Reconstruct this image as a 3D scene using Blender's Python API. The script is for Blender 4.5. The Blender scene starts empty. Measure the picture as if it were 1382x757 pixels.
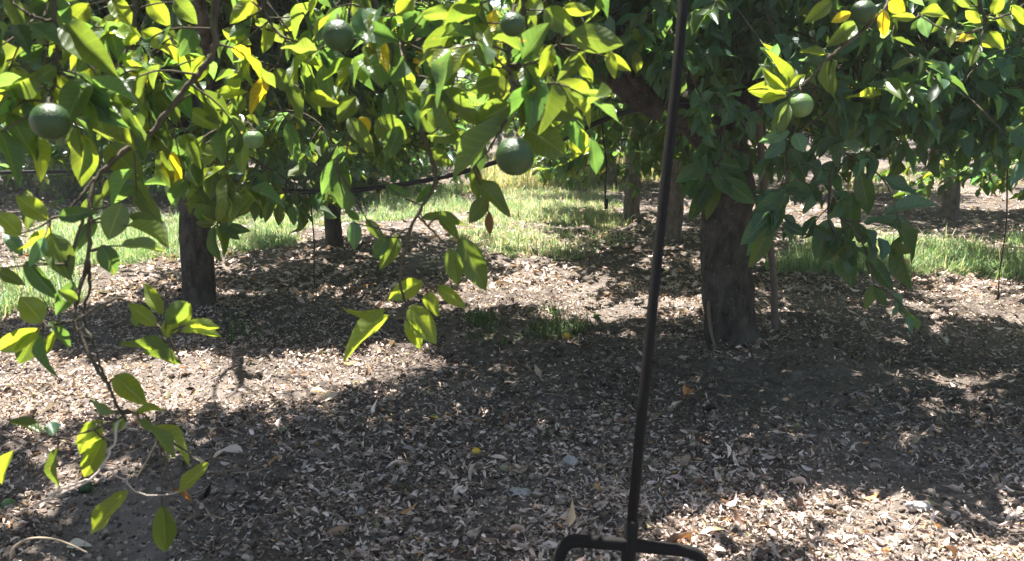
import bpy, math
import numpy as np
from mathutils import Vector

SC = bpy.context.scene
COL = SC.collection
# ------------------------------------------------------------------ camera model
F = 1150.0; CX, CY = 691.0, 378.5
CAM = np.array([0.0, 0.0, 1.2])
PITCH = math.atan((CY - 130) / F)
FWD = np.array([0, math.cos(PITCH), -math.sin(PITCH)])
UPV = np.array([0, math.sin(PITCH), math.cos(PITCH)])
RGT = np.array([1.0, 0, 0])

def P(px, py, d):
    """world point seen in direction (px, py) of the survey photo, d metres away"""
    return CAM + d * (FWD + (px - CX) / F * RGT + (CY - py) / F * UPV)

def G(px, py, z=0.0):
    r = FWD + (px - CX) / F * RGT + (CY - py) / F * UPV
    return CAM + r * ((z - CAM[2]) / r[2])

def nrm(a):
    a = np.asarray(a, float)
    return a / np.maximum(np.linalg.norm(a, axis=-1, keepdims=True), 1e-9)

# ------------------------------------------------------------------ noise (numpy value noise)
def vnoise2(x, y, seed=0):
    xi = np.floor(x).astype(np.int64); yi = np.floor(y).astype(np.int64)
    xf = x - xi; yf = y - yi
    u = xf * xf * (3 - 2 * xf); v = yf * yf * (3 - 2 * yf)
    def h(a, b):
        n = (a * 374761393 + b * 668265263 + seed * 974711) & 0x7fffffff
        n = ((n ^ (n >> 13)) * 1274126177) & 0x7fffffff
        return ((n ^ (n >> 16)) & 0xffff) / 65535.0
    return (h(xi, yi) * (1 - u) + h(xi + 1, yi) * u) * (1 - v) + (h(xi, yi + 1) * (1 - u) + h(xi + 1, yi + 1) * u) * v

def ground_z(x, y):
    x = np.asarray(x, float); y = np.asarray(y, float)
    near = np.clip(1.3 - np.hypot(x, y - 3) / 14, 0.0, 1)
    z = 0.10 * (vnoise2(x * .45 + 3, y * .45, 1) - .5) * np.clip((np.hypot(x, y)) / 3, 0, 1)
    for tx, ty, hh in ((1.03, 3.99, .055), (-1.79, 4.84, .05), (1.2, 6.6, .05), (-1.35, 6.6, .04)):
        z += hh * np.exp(-((x - tx) ** 2 + (y - ty) ** 2) / .16)
    z += 0.045 * (vnoise2(x * 2.1, y * 2.1 + 9, 2) - .5)
    z += 0.030 * (vnoise2(x * 7, y * 7, 3) - .5) * near
    z += 0.022 * (vnoise2(x * 17, y * 17, 4) - .5) * near
    z += 0.017 * (vnoise2(x * 40, y * 40, 5) - .5) * near
    return z

# ------------------------------------------------------------------ mesh helpers
def make_mesh(name, verts, quads, uv=None, col=None, smooth=True, tris=None):
    verts = np.asarray(verts, np.float32); quads = np.asarray(quads, np.int32).reshape(-1, 4)
    tris = np.zeros((0, 3), np.int32) if tris is None else np.asarray(tris, np.int32).reshape(-1, 3)
    me = bpy.data.meshes.new(name)
    me.vertices.add(len(verts)); me.vertices.foreach_set('co', verts.ravel())
    lv = np.concatenate([quads.ravel(), tris.ravel()]).astype(np.int32)
    me.loops.add(len(lv)); me.loops.foreach_set('vertex_index', lv)
    n = len(quads) + len(tris)
    me.polygons.add(n)
    st = np.concatenate([np.arange(len(quads)) * 4, len(quads) * 4 + np.arange(len(tris)) * 3]).astype(np.int32)
    me.polygons.foreach_set('loop_start', st)
    me.polygons.foreach_set('use_smooth', np.full(n, smooth, bool))
    me.update(calc_edges=True)
    if uv is not None:
        l = me.uv_layers.new(name='UVMap')
        l.data.foreach_set('uv', np.asarray(uv, np.float32)[lv].ravel())
    if col is not None:
        c = np.ones((len(verts), 4), np.float32); c[:, :3] = col
        a = me.color_attributes.new('Col', 'FLOAT_COLOR', 'POINT')
        a.data.foreach_set('color', c.ravel())
    me.validate()
    return me

class MB:
    def __init__(s):
        s.v = []; s.q = []; s.t = []; s.c = []; s.n = 0
    def add(s, v, q, t=None, c=None):
        v = np.asarray(v, float)
        s.v.append(v)
        if len(q): s.q.append(np.asarray(q) + s.n)
        if t is not None and len(t): s.t.append(np.asarray(t) + s.n)
        s.c.append(np.tile(np.asarray(c if c is not None else (.5, .5, .5), float), (len(v), 1)))
        s.n += len(v)
    def tube(s, pts, rad, seg=6, cap=True, c=None, rough=0.0, seed=0, sharp=0.0):
        pts = np.asarray(pts, float); n = len(pts)
        rad = np.full(n, rad) if np.isscalar(rad) else np.asarray(rad, float)
        tg = nrm(np.gradient(pts, axis=0))
        ref = np.array([0, 0, 1.0]) if abs(tg[0][2]) < .9 else np.array([1.0, 0, 0])
        a = nrm(np.cross(tg[0], ref)); A = []
        for i in range(n):
            a = nrm(a - tg[i] * np.dot(a, tg[i])); A.append(a)
        A = np.array(A); B = np.cross(tg, A)
        th = np.arange(seg) / seg * 2 * math.pi
        rr = rad[:, None] * np.ones((1, seg))
        if rough:
            ii = np.arange(n)[:, None]; k = np.linalg.norm(np.diff(pts, axis=0), axis=1).mean() * 14
            rr = rr * (1 + rough * 2 * (vnoise2(np.cos(th)[None] * 1.6 + 5 + ii * 0, ii * k * .6 + np.sin(th)[None] * 1.6, seed) - .5)
                         + rough * (vnoise2(np.cos(th)[None] * 4 + 15 + ii * 0, ii * k * 2 + np.sin(th)[None] * 4, seed + 1) - .5))
        if sharp: rr = rr * (1 + sharp * (1 / np.maximum(np.abs(np.cos(th)), np.abs(np.sin(th))) - 1))[None]
        V = pts[:, None] + rr[..., None] * (np.cos(th)[None, :, None] * A[:, None] + np.sin(th)[None, :, None] * B[:, None])
        V = V.reshape(-1, 3)
        i = np.arange(n - 1)[:, None] * seg; j = np.arange(seg)[None]; j2 = (j + 1) % seg
        Q = np.stack([i + j, i + j2, i + seg + j2, i + seg + j], -1).reshape(-1, 4)
        T = []
        if cap:
            V = np.vstack([V, pts[0], pts[-1]])
            b = n * seg
            jj = np.arange(seg); k2 = (jj + 1) % seg
            T = np.vstack([np.stack([np.full(seg, b), k2, jj], -1), np.stack([np.full(seg, b + 1), (n - 1) * seg + jj, (n - 1) * seg + k2], -1)])
        s.add(V, Q, T, c)
    def build(s, name, mat, parent=None, smooth=True, label=None):
        V = np.vstack(s.v)
        Q = np.vstack(s.q) if s.q else np.zeros((0, 4), int)
        T = np.vstack(s.t) if s.t else None
        return link(name, make_mesh(name, V, Q, None, np.vstack(s.c), smooth, T), mat, parent, label)

def link(name, me, mat, parent=None, label=None):
    if not me.materials: me.materials.append(mat)
    o = bpy.data.objects.new(name, me); COL.objects.link(o)
    if parent is not None: o.parent = parent
    if label: o['label'] = label
    return o

def thing(name, label, cat, loc=(0, 0, 0), group=None):
    o = bpy.data.objects.new(name, None); COL.objects.link(o)
    o.empty_display_size = .2; o.location = [float(v) for v in loc]
    o['label'] = label; o['category'] = cat
    if group: o['group'] = group
    return o

def tag(o, label, cat, group=None, kind=None):
    if label: o['label'] = label
    if cat: o['category'] = cat
    if group: o['group'] = group
    if kind: o['kind'] = kind
    return o

def smooth_path(pts, n=24):
    pts = np.asarray(pts, float)
    if len(pts) < 3:
        t = np.linspace(0, 1, n)[:, None]; return pts[0] * (1 - t) + pts[-1] * t
    p = np.vstack([2 * pts[0] - pts[1], pts, 2 * pts[-1] - pts[-2]])
    m = len(pts) - 1; out = []
    for u in np.linspace(0, m - 1e-6, n):
        i = int(u); t = u - i
        a, b, c, d = p[i], p[i + 1], p[i + 2], p[i + 3]
        out.append(.5 * (2 * b + (c - a) * t + (2 * a - 5 * b + 4 * c - d) * t * t + (3 * b - a - 3 * c + d) * t ** 3))
    return np.array(out)

# ------------------------------------------------------------------ materials
def new_mat(name):
    m = bpy.data.materials.new(name); m.use_nodes = True
    nt = m.node_tree; nt.nodes.clear()
    out = nt.nodes.new('ShaderNodeOutputMaterial')
    return m, nt, out
def N(nt, t, **kw):
    n = nt.nodes.new(t)
    for k, v in kw.items():
        if k in n.inputs.keys(): n.inputs[k].default_value = v
        else: setattr(n, k, v)
    return n
def mixc(nt, fac, a, b, mode='MIX'):
    n = nt.nodes.new('ShaderNodeMix'); n.data_type = 'RGBA'; n.blend_type = mode
    for sock, v in ((n.inputs[0], fac), (n.inputs[6], a), (n.inputs[7], b)):
        if hasattr(v, 'links'): nt.links.new(v, sock)
        elif isinstance(v, (int, float)): sock.default_value = v
        else: sock.default_value = (*v, 1)
    return n.outputs[2]
def math_(nt, op, a, b=0.0, c=None):
    n = nt.nodes.new('ShaderNodeMath'); n.operation = op
    for i, v in enumerate((a, b) if c is None else (a, b, c)):
        if hasattr(v, 'links'): nt.links.new(v, n.inputs[i])
        else: n.inputs[i].default_value = v
    return n.outputs[0]
def ramp(nt, fac, stops):
    r = nt.nodes.new('ShaderNodeValToRGB'); e = r.color_ramp.elements
    while len(e) < len(stops): e.new(.5)
    for k, (p, c) in enumerate(stops):
        e[k].position = p; e[k].color = (*c, 1) if len(c) == 3 else c
    nt.links.new(fac, r.inputs[0]); return r.outputs[0]
def noise(nt, scale, detail=4, rough=.6, vec=None, dist=0.0):
    n = N(nt, 'ShaderNodeTexNoise'); n.inputs['Scale'].default_value = scale
    n.inputs['Detail'].default_value = detail; n.inputs['Roughness'].default_value = rough
    n.inputs['Distortion'].default_value = dist
    if vec is not None: nt.links.new(vec, n.inputs['Vector'])
    return n
def objco(nt): return nt.nodes.new('ShaderNodeTexCoord').outputs['Object']

def leaf_material(name, veins, trans=.5):
    m, nt, out = new_mat(name); L = nt.links
    at = N(nt, 'ShaderNodeAttribute', attribute_name='Col')
    base = at.outputs['Color']
    nz = noise(nt, 14, 3, .6, objco(nt))
    base = mixc(nt, math_(nt, 'MULTIPLY', nz.outputs[0], .5), base, mixc(nt, 1.0, base, (.55, .62, .6), 'MULTIPLY'))
    bump_h = None
    sp_ = noise(nt, 75, 2, .5, objco(nt))
    base = mixc(nt, ramp(nt, sp_.outputs[0], [(.70, (0, 0, 0)), (.76, (.6, .6, .6))]), base, (.16, .11, .045))
    if veins:
        uv = nt.nodes.new('ShaderNodeTexCoord').outputs['UV']
        sp = N(nt, 'ShaderNodeSeparateXYZ'); L.new(uv, sp.inputs[0])
        ax = math_(nt, 'ABSOLUTE', math_(nt, 'SUBTRACT', sp.outputs[0], .5))
        rib = math_(nt, 'LESS_THAN', ax, .028)
        w = math_(nt, 'SINE', math_(nt, 'MULTIPLY', math_(nt, 'SUBTRACT', sp.outputs[1], math_(nt, 'MULTIPLY', ax, .42)), 52))
        vein = math_(nt, 'MULTIPLY', math_(nt, 'GREATER_THAN', w, .86), .35)
        v = math_(nt, 'MAXIMUM', rib, vein)
        base = mixc(nt, math_(nt, 'MULTIPLY', v, .6), base, mixc(nt, 1.0, base, (2.1, 1.8, 1.6), 'MULTIPLY'))
        bump_h = math_(nt, 'ADD', v, math_(nt, 'MULTIPLY', w, .3))
    geo = N(nt, 'ShaderNodeNewGeometry')
    under = mixc(nt, .5, base, mixc(nt, 1.0, base, (1.5, 1.35, 1.7), 'MULTIPLY'))
    refl = mixc(nt, geo.outputs['Backfacing'], base, under)
    pb = N(nt, 'ShaderNodeBsdfPrincipled'); L.new(refl, pb.inputs['Base Color'])
    L.new(math_(nt, 'MULTIPLY_ADD', geo.outputs['Backfacing'], .25, .36), pb.inputs['Roughness'])
    pb.inputs['Specular IOR Level'].default_value = .5
    tr = N(nt, 'ShaderNodeBsdfTranslucent')
    L.new(mixc(nt, 1.0, base, (3.8, 3.25, 1.3), 'MULTIPLY'), tr.inputs['Color'])
    mx = N(nt, 'ShaderNodeMixShader'); mx.inputs[0].default_value = trans
    L.new(pb.outputs[0], mx.inputs[1]); L.new(tr.outputs[0], mx.inputs[2])
    if bump_h is not None:
        b = N(nt, 'ShaderNodeBump'); b.inputs['Strength'].default_value = .25; b.inputs['Distance'].default_value = .002
        L.new(bump_h, b.inputs['Height']); L.new(b.outputs[0], pb.inputs['Normal'])
    L.new(mx.outputs[0], out.inputs[0])
    return m

def bark_material(name, a, b, spot):
    m, nt, out = new_mat(name); L = nt.links; co = objco(nt)
    mp = N(nt, 'ShaderNodeMapping'); mp.inputs['Scale'].default_value = (1, 1, .35); L.new(co, mp.inputs[0])
    n1 = noise(nt, 26, 6, .65, mp.outputs[0]); n2 = noise(nt, 60, 3, .6, co); n3 = noise(nt, 6, 4, .6, co)
    c = mixc(nt, ramp(nt, n1.outputs[0], [(.35, (0, 0, 0)), (.65, (1, 1, 1))]), a, b)
    c = mixc(nt, ramp(nt, n2.outputs[0], [(.63, (0, 0, 0)), (.72, (1, 1, 1))]), c, spot)
    c = mixc(nt, ramp(nt, n3.outputs[0], [(.5, (0, 0, 0)), (.75, (.5, .5, .5))]), c, spot)
    pb = N(nt, 'ShaderNodeBsdfPrincipled'); pb.inputs['Roughness'].default_value = .9
    pb.inputs['Specular IOR Level'].default_value = .2
    L.new(c, pb.inputs['Base Color'])
    bp = N(nt, 'ShaderNodeBump'); bp.inputs['Strength'].default_value = .9; bp.inputs['Distance'].default_value = .012
    L.new(math_(nt, 'ADD', n1.outputs[0], math_(nt, 'MULTIPLY', n2.outputs[0], .4)), bp.inputs['Height'])
    L.new(bp.outputs[0], pb.inputs['Normal']); L.new(pb.outputs[0], out.inputs[0])
    return m

def attr_material(name, rough=.85, scale=60, spec=.2, trans=0.0, bump=.3):
    m, nt, out = new_mat(name); L = nt.links
    at = N(nt, 'ShaderNodeAttribute', attribute_name='Col'); co = objco(nt)
    nz = noise(nt, scale, 4, .6, co)
    c = mixc(nt, nz.outputs[0], mixc(nt, 1.0, at.outputs['Color'], (.62, .6, .58), 'MULTIPLY'), mixc(nt, 1.0, at.outputs['Color'], (1.3, 1.3, 1.3), 'MULTIPLY'))
    pb = N(nt, 'ShaderNodeBsdfPrincipled'); pb.inputs['Roughness'].default_value = rough
    pb.inputs['Specular IOR Level'].default_value = spec
    L.new(c, pb.inputs['Base Color'])
    if bump:
        bp = N(nt, 'ShaderNodeBump'); bp.inputs['Strength'].default_value = bump; bp.inputs['Distance'].default_value = .004
        L.new(nz.outputs[0], bp.inputs['Height']); L.new(bp.outputs[0], pb.inputs['Normal'])
    sh = pb.outputs[0]
    if trans:
        tr = N(nt, 'ShaderNodeBsdfTranslucent'); L.new(mixc(nt, 1.0, c, (1.5, 1.4, .8), 'MULTIPLY'), tr.inputs['Color'])
        mx = N(nt, 'ShaderNodeMixShader'); mx.inputs[0].default_value = trans
        L.new(sh, mx.inputs[1]); L.new(tr.outputs[0], mx.inputs[2]); sh = mx.outputs[0]
    L.new(sh, out.inputs[0]); return m

def soil_material():
    m, nt, out = new_mat('dry_soil'); L = nt.links; co = objco(nt)
    n1 = noise(nt, 1.1, 5, .6, co); n2 = noise(nt, 22, 6, .7, co); n3 = noise(nt, 110, 3, .7, co)
    c = ramp(nt, n2.outputs[0], [(.3, (.045, .037, .031)), (.5, (.10, .083, .070)), (.7, (.21, .178, .15))])
    c = mixc(nt, ramp(nt, n1.outputs[0], [(.45, (0, 0, 0)), (.7, (.5, .5, .5))]), c, (.30, .255, .22))
    c = mixc(nt, ramp(nt, n3.outputs[0], [(.62, (0, 0, 0)), (.72, (.8, .8, .8))]), c, (.38, .33, .285))
    pb = N(nt, 'ShaderNodeBsdfPrincipled'); pb.inputs['Roughness'].default_value = .95
    pb.inputs['Specular IOR Level'].default_value = .1
    L.new(c, pb.inputs['Base Color'])
    bp = N(nt, 'ShaderNodeBump'); bp.inputs['Strength'].default_value = .8; bp.inputs['Distance'].default_value = .02
    L.new(math_(nt, 'ADD', n2.outputs[0], math_(nt, 'MULTIPLY', n3.outputs[0], .5)), bp.inputs['Height'])
    L.new(bp.outputs[0], pb.inputs['Normal']); L.new(pb.outputs[0], out.inputs[0]); return m

def plain(name, col, rough=.6, spec=.3, metal=0.0, scale=30, var=.35):
    m, nt, out = new_mat(name); L = nt.links
    nz = noise(nt, scale, 5, .65, objco(nt))
    c = mixc(nt, nz.outputs[0], tuple(v * (1 - var) for v in col), tuple(min(1, v * (1 + var)) for v in col))
    pb = N(nt, 'ShaderNodeBsdfPrincipled'); L.new(c, pb.inputs['Base Color'])
    pb.inputs['Metallic'].default_value = metal; pb.inputs['Specular IOR Level'].default_value = spec
    L.new(math_(nt, 'MULTIPLY_ADD', nz.outputs[0], .3, rough - .15), pb.inputs['Roughness'])
    bp = N(nt, 'ShaderNodeBump'); bp.inputs['Strength'].default_value = .25; bp.inputs['Distance'].default_value = .002
    L.new(nz.outputs[0], bp.inputs['Height']); L.new(bp.outputs[0], pb.inputs['Normal'])
    L.new(pb.outputs[0], out.inputs[0]); return m

M_LEAF = leaf_material('citrus_leaf_veined', True)
M_LEAF2 = leaf_material('citrus_leaf', False)
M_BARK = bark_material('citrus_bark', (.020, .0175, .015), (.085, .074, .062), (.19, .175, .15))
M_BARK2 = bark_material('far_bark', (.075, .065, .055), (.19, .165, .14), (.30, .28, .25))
M_TWIG = bark_material('twig_bark', (.045, .038, .026), (.10, .085, .055), (.17, .15, .11))
M_DRY = plain('dead_wood', (.42, .36, .30), .85, .15)
M_SOIL = soil_material()
M_LITTER = attr_material('dry_litter', .85, 45, .2, .12)
M_CLOD = attr_material('clods', .95, 55, .1, 0, .6)
M_GRASS = attr_material('grass_blades', .6, 8, .3, .4, 0)
M_PIPE = plain('black_polythene', (.012, .012, .013), .45, .4)
M_STEEL = plain('dark_steel', (.0085, .0078, .007), .75, .18, .0, 16, .6)
M_STAKE = plain('weathered_stake', (.16, .13, .105), .85, .2)
M_STONE = plain('grey_stone', (.34, .33, .31), .9, .2, 0, 18, .4)
def fruit_mat(name, a, b):
    m, nt, out = new_mat(name); L = nt.links; co = objco(nt)
    n1 = noise(nt, 9, 4, .6, co); v = noise(nt, 420, 2, .5, co)
    c = mixc(nt, ramp(nt, n1.outputs[0], [(.35, (0, 0, 0)), (.7, (1, 1, 1))]), a, b)
    pb = N(nt, 'ShaderNodeBsdfPrincipled'); L.new(c, pb.inputs['Base Color']); pb.inputs['Roughness'].default_value = .38
    pb.inputs['Specular IOR Level'].default_value = .45
    bp = N(nt, 'ShaderNodeBump'); bp.inputs['Strength'].default_value = .7; bp.inputs['Distance'].default_value = .002
    L.new(v.outputs[0], bp.inputs['Height']); L.new(bp.outputs[0], pb.inputs['Normal'])
    L.new(pb.outputs[0], out.inputs[0]); return m
M_FRUIT = fruit_mat('unripe_peel', (.018, .050, .011), (.034, .072, .017))
M_FRUIT2 = fruit_mat('pale_unripe_peel', (.07, .15, .04), (.12, .20, .06))
M_RIPE = fruit_mat('yellow_peel', (.60, .36, .03), (.68, .46, .06))

# ------------------------------------------------------------------ leaves
def leaf_template(nu, nv, fold, curl, wave, bend):
    t = np.linspace(0, 1, nu + 1)
    w = np.power(np.clip(t, 0, 1), .75) * np.power(np.clip(1 - t, 0, 1), .95); w = w / w.max()
    if nu <= 4: w = np.maximum(w, .05)
    else: w = np.maximum(w, .02)
    u = np.linspace(-1, 1, nv + 1)
    T, U = np.meshgrid(t, u, indexing='ij')
    W = w[:, None] * np.ones_like(U)
    X = .5 * U * W + bend * (T - T * T)
    Z = np.abs(U) * W * .5 * fold - curl * T * T + wave * np.sin(T * 9 + U * 2) * np.abs(U) * W
    V = np.stack([X, T, Z], -1).reshape(-1, 3)
    UV = np.stack([(U + 1) / 2, T], -1).reshape(-1, 2)
    i, j = np.meshgrid(np.arange(nu), np.arange(nv), indexing='ij'); k = i * (nv + 1) + j
    Q = np.stack([k, k + 1, k + nv + 2, k + nv + 1], -1).reshape(-1, 4)
    return V, UV, Q
_tr = np.random.default_rng(3)
TEMPL = {lod: [leaf_template(nu, nv, f, c, w, b) for f, c, w, b in
               ((.4, .18, .07, .06), (.7, .34, .10, -.10), (.3, .08, .14, .12), (.55, .5, .09, -.05), (.4, -.14, .12, .04), (.85, .25, .12, .08), (.5, .65, .08, -.12))]
         for lod, (nu, nv) in {0: (10, 6), 1: (4, 2), 2: (2, 2)}.items()}
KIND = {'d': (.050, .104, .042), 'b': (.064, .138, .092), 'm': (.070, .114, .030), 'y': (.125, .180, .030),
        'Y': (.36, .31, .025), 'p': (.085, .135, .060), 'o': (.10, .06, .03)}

def leaf_mesh(name, pos, d, up, ln, wd, col, lod, rng):
    """one mesh of many leaves; d = direction base to tip, up = upper side"""
    pos = np.asarray(pos, float); d = nrm(d); n = len(pos)
    up = np.asarray(up, float); up = nrm(up - d * np.sum(d * up, -1, keepdims=True)); x = np.cross(d, up)
    var = rng.integers(0, len(TEMPL[lod]), n)
    VV, UU, QQ, CC = [], [], [], []; off = 0
    for k, (V, UV, Q) in enumerate(TEMPL[lod]):
        s = np.where(var == k)[0]
        if not len(s): continue
        W = pos[s][:, None] + V[None, :, 0:1] * wd[s][:, None, None] * x[s][:, None] + V[None, :, 1:2] * ln[s][:, None, None] * d[s][:, None] \
            + V[None, :, 2:3] * (ln[s] * .6)[:, None, None] * up[s][:, None]
        VV.append(W.reshape(-1, 3)); UU.append(np.tile(UV, (len(s), 1)))
        QQ.append((Q[None] + (off + np.arange(len(s)) * len(V))[:, None, None]).reshape(-1, 4))
        CC.append(np.repeat(col[s], len(V), 0)); off += len(s) * len(V)
    return make_mesh(name, np.vstack(VV), np.vstack(QQ), np.vstack(UU), np.vstack(CC))

def leaf_colours(rng, n, mix):
    """mix: list of (kind, weight)"""
    ks = [np.array(KIND[k]) for k, _ in mix]; w = np.array([a for _, a in mix], float); w /= w.sum()
    c = np.array(ks)[rng.choice(len(ks), n, p=w)]
    return c * rng.uniform(.75, 1.25, (n, 1)) * rng.uniform(.9, 1.1, (n, 3))

def cluster_leaves(rng, pos, out, per, size, droop=.35, spread=.85, step=.018):
    """leaf arrays for twig tips at pos heading along out"""
    n = len(pos); tw = nrm(out)
    k = np.tile(np.arange(per), n); ci = np.repeat(np.arange(n), per)
    r = nrm(rng.normal(size=(n * per, 3)))
    d = nrm(tw[ci] * rng.uniform(.2, .9, (n * per, 1)) + r * spread + np.array([0, 0, -droop]))
    base = pos[ci] - tw[ci] * (k * step)[:, None]
    up = nrm(np.array([0, 0, 1.0]) + tw[ci] * .4 + rng.normal(size=(n * per, 3)) * .45)
    ln = size * rng.uniform(.6, 1.2, n * per); wd = ln * rng.uniform(.40, .54, n * per)
    return base, d, up, ln, wd, ci

def crown_points(rng, c, rad, lumps, ncl, inner=.62, keep=None, low=-.75):
    c = np.asarray(c, float); rad = np.asarray(rad, float)
    d = nrm(rng.normal(size=(lumps, 3))); d[:, 2] = np.maximum(d[:, 2], low)
    lc = d * rng.uniform(inner, 1.0, (lumps, 1)) * rad
    i = rng.integers(0, lumps, ncl * 2)
    p = lc[i] + rng.normal(size=(ncl * 2, 3)) * rad.mean() * .16
    o = nrm(p / rad) + rng.normal(size=p.shape) * .35
    p = p + c
    if keep is not None:
        m = keep(p); p, o = p[m], o[m]
    return p[:ncl], nrm(o)[:ncl]

# ------------------------------------------------------------------ fruit
def fruit_mesh(name, r, seed=0):
    nu, nv = 28, 18
    th = np.linspace(0, math.pi, nv + 1)[1:-1]; ph = np.arange(nu) / nu * 2 * math.pi
    TH, PH = np.meshgrid(th, ph, indexing='ij')
    rr = r * (1 - .10 * np.exp(-(TH / .22) ** 2) - .03 * np.exp(-((math.pi - TH) / .2) ** 2)
              + .02 * np.cos(PH * 2 + seed) * np.sin(TH) + .012 * np.cos(PH * 5 + seed) * np.exp(-(TH / .5) ** 2))
    V = np.stack([rr * np.sin(TH) * np.cos(PH), rr * np.sin(TH) * np.sin(PH), rr * np.cos(TH) * .97], -1).reshape(-1, 3)
    n = nv - 1; i = np.arange(n - 1)[:, None] * nu; j = np.arange(nu)[None]; j2 = (j + 1) % nu
    Q = np.stack([i + j, i + nu + j, i + nu + j2, i + j2], -1).reshape(-1, 4)
    V = np.vstack([V, [0, 0, r * .87], [0, 0, -r * .94]]); a = n * nu; jj = np.arange(nu); k2 = (jj + 1) % nu
    T = np.vstack([np.stack([np.full(nu, a), jj, k2], -1), np.stack([np.full(nu, a + 1), (n - 1) * nu + k2, (n - 1) * nu + jj], -1)])
    return make_mesh(name, V, Q, None, None, True, T)

def hang_orange(parent, px, py, d, rpx, stem_to=None, mat=None, seed=0):
    c = P(px, py, d); r = rpx / F * d; pl = np.array(parent.location)
    o = link('orange', fruit_mesh('orange', r, seed), mat or M_FRUIT, parent); o.location = c - pl
    o.rotation_euler = (.15 * math.sin(seed), .2 * math.cos(seed * 2), seed)
    mb = MB()
    top = np.array([0, 0, r * .86])
    mb.tube([top, top + [0, 0, .003]], [.009, .005], 8)
    end = (stem_to - c) if stem_to is not None else top + np.array([.01, .0, .05])
    mb.tube(smooth_path([top, top * .75 + end * .25 + [0, 0, .008], end], 8), np.linspace(.0022, .0018, 8), 6)
    s = mb.build('stem', M_TWIG, parent=o); s.rotation_euler = (0, 0, 0)
    o.rotation_euler = (0, 0, 0)
    return o

# ------------------------------------------------------------------ branches with hand placed leaves
def build_branch(root, paths, leaves, rng, depth, fill=(), extra_seed=0, lod=0, dead=(), name='branch', conn=.22):
    """paths: [(points [(px,py,d)...], r0, r1)], leaves: [(bx,by,tx,ty,w,kind[,d])], one branch part with a leaves sub-part"""
    rl = np.array(root.location)
    mb = MB(); samples = []
    for pts, r0, r1 in paths:
        p3 = np.array([P(*p) if len(p) == 3 and isinstance(p, tuple) else np.asarray(p, float) for p in pts])
        n = max(10, len(pts) * 7); sp = smooth_path(p3, n)
        sp = sp + (rng.normal(size=sp.shape) * .0011)
        mb.tube(sp - rl, np.linspace(r0, r1, n) * (1 + .18 * rng.normal(size=n).clip(-1, 1)), 8)
        samples.append(sp)
    samples = np.vstack(samples)
    pos, dr, up, ln, wd, col = [], [], [], [], [], []
    for lf in leaves:
        bx, by, tx, ty, w, k = lf[:6]; d = lf[6] if len(lf) > 6 else depth
        d = d + rng.uniform(-.05, .05)
        b = P(bx, by, d); dd = rng.uniform(-.022, .022); t = P(tx, ty, d + dd)
        v = t - b; L = np.linalg.norm(v); v = v / L
        ray = nrm(b - CAM); W = max(w / F * d, .36 * L); f = min(1, (w / F * d) / W)
        nface = -ray + v * np.dot(ray, v); nface = nrm(nface); side = np.cross(v, nface)
        a = math.acos(f) * (1 if rng.random() < .5 else -1)
        n = nface * math.cos(a) + side * math.sin(a)
        if n[2] < 0 and rng.random() < .8: n = -n
        pos.append(b); dr.append(v); up.append(n); ln.append(L); wd.append(W); col.append(np.array(KIND[k]) * rng.uniform(.85, 1.15))
        q = samples[np.argmin(np.linalg.norm(samples - b, axis=1))]
        if np.linalg.norm(q - b) < conn:
            mid = (q + b) / 2 + np.array([0, 0, -.006]) * rng.uniform(-1, 1)
            mb.tube(smooth_path([q, mid, b + v * .004], 6) - rl, np.linspace(.0021, .0012, 6), 5)
    for (p0, p1, nt, per, size, mix, droop, leng) in fill:      # random side twigs between two samples fractions
        m = len(samples)
        for _ in range(nt):
            q = samples[int(rng.uniform(p0, p1) * (m - 1))]
            o = nrm(rng.normal(size=3) * np.array([1, 1, .5]) + np.array([0, 0, -droop]))
            L = leng * rng.uniform(.5, 1.2)
            e = q + o * L + np.array([0, 0, -.25 * L])
            tp = smooth_path([q, q + o * L * .55, e], 7)
            mb.tube(tp - rl, np.linspace(.0026, .0012, 7), 5)
            bb, d2, u2, l2, w2, ci = cluster_leaves(rng, e[None], (e - tp[-3])[None], per, size, .45, .8, L * .75 / per)
            pos += list(bb); dr += list(d2); up += list(u2); ln += list(l2); wd += list(w2); col += list(leaf_colours(rng, per, mix))
    br = mb.build(name, M_TWIG, root)
    if dead:
        db = MB()
        for pts, r0, r1 in dead:
            sp = smooth_path([P(*p) for p in pts], 22); sp = sp + rng.normal(size=sp.shape) * .0012
            db.tube(sp - rl, np.linspace(r0, r1, 22), 7)
        db.build('dead_twig', M_DRY, br, label='bare pale dead twig end')
    if pos:
        me = leaf_mesh('leaves', np.array(pos) - rl, np.array(dr), np.array(up), np.array(ln), np.array(wd), np.array(col), lod, rng)
        link('leaves', me, M_LEAF if lod == 0 else M_LEAF2, br)
    return br

# ================================================================== WORLD AND SUN
SUN_EL, SUN_AZ = math.radians(70), math.radians(-24)      # azimuth from +Y towards +X
S = np.array([math.sin(SUN_AZ) * math.cos(SUN_EL), math.cos(SUN_AZ) * math.cos(SUN_EL), math.sin(SUN_EL)])
w = bpy.data.worlds.new('World'); SC.world = w; w.use_nodes = True
nt = w.node_tree; nt.nodes.clear()
sky = nt.nodes.new('ShaderNodeTexSky'); sky.sky_type = 'NISHITA'; sky.sun_disc = False
sky.sun_elevation = SUN_EL; sky.sun_rotation = SUN_AZ; sky.dust_density = 2.0; sky.air_density = 1.0; sky.ozone_density = 1.0
bg = nt.nodes.new('ShaderNodeBackground'); bg.inputs[1].default_value = .06
wo = nt.nodes.new('ShaderNodeOutputWorld')
nt.links.new(sky.outputs[0], bg.inputs[0]); nt.links.new(bg.outputs[0], wo.inputs[0])
ld = bpy.data.lights.new('sun', 'SUN'); ld.energy = 5.0; ld.angle = math.radians(.53); ld.color = (1.0, .945, .885)
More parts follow.
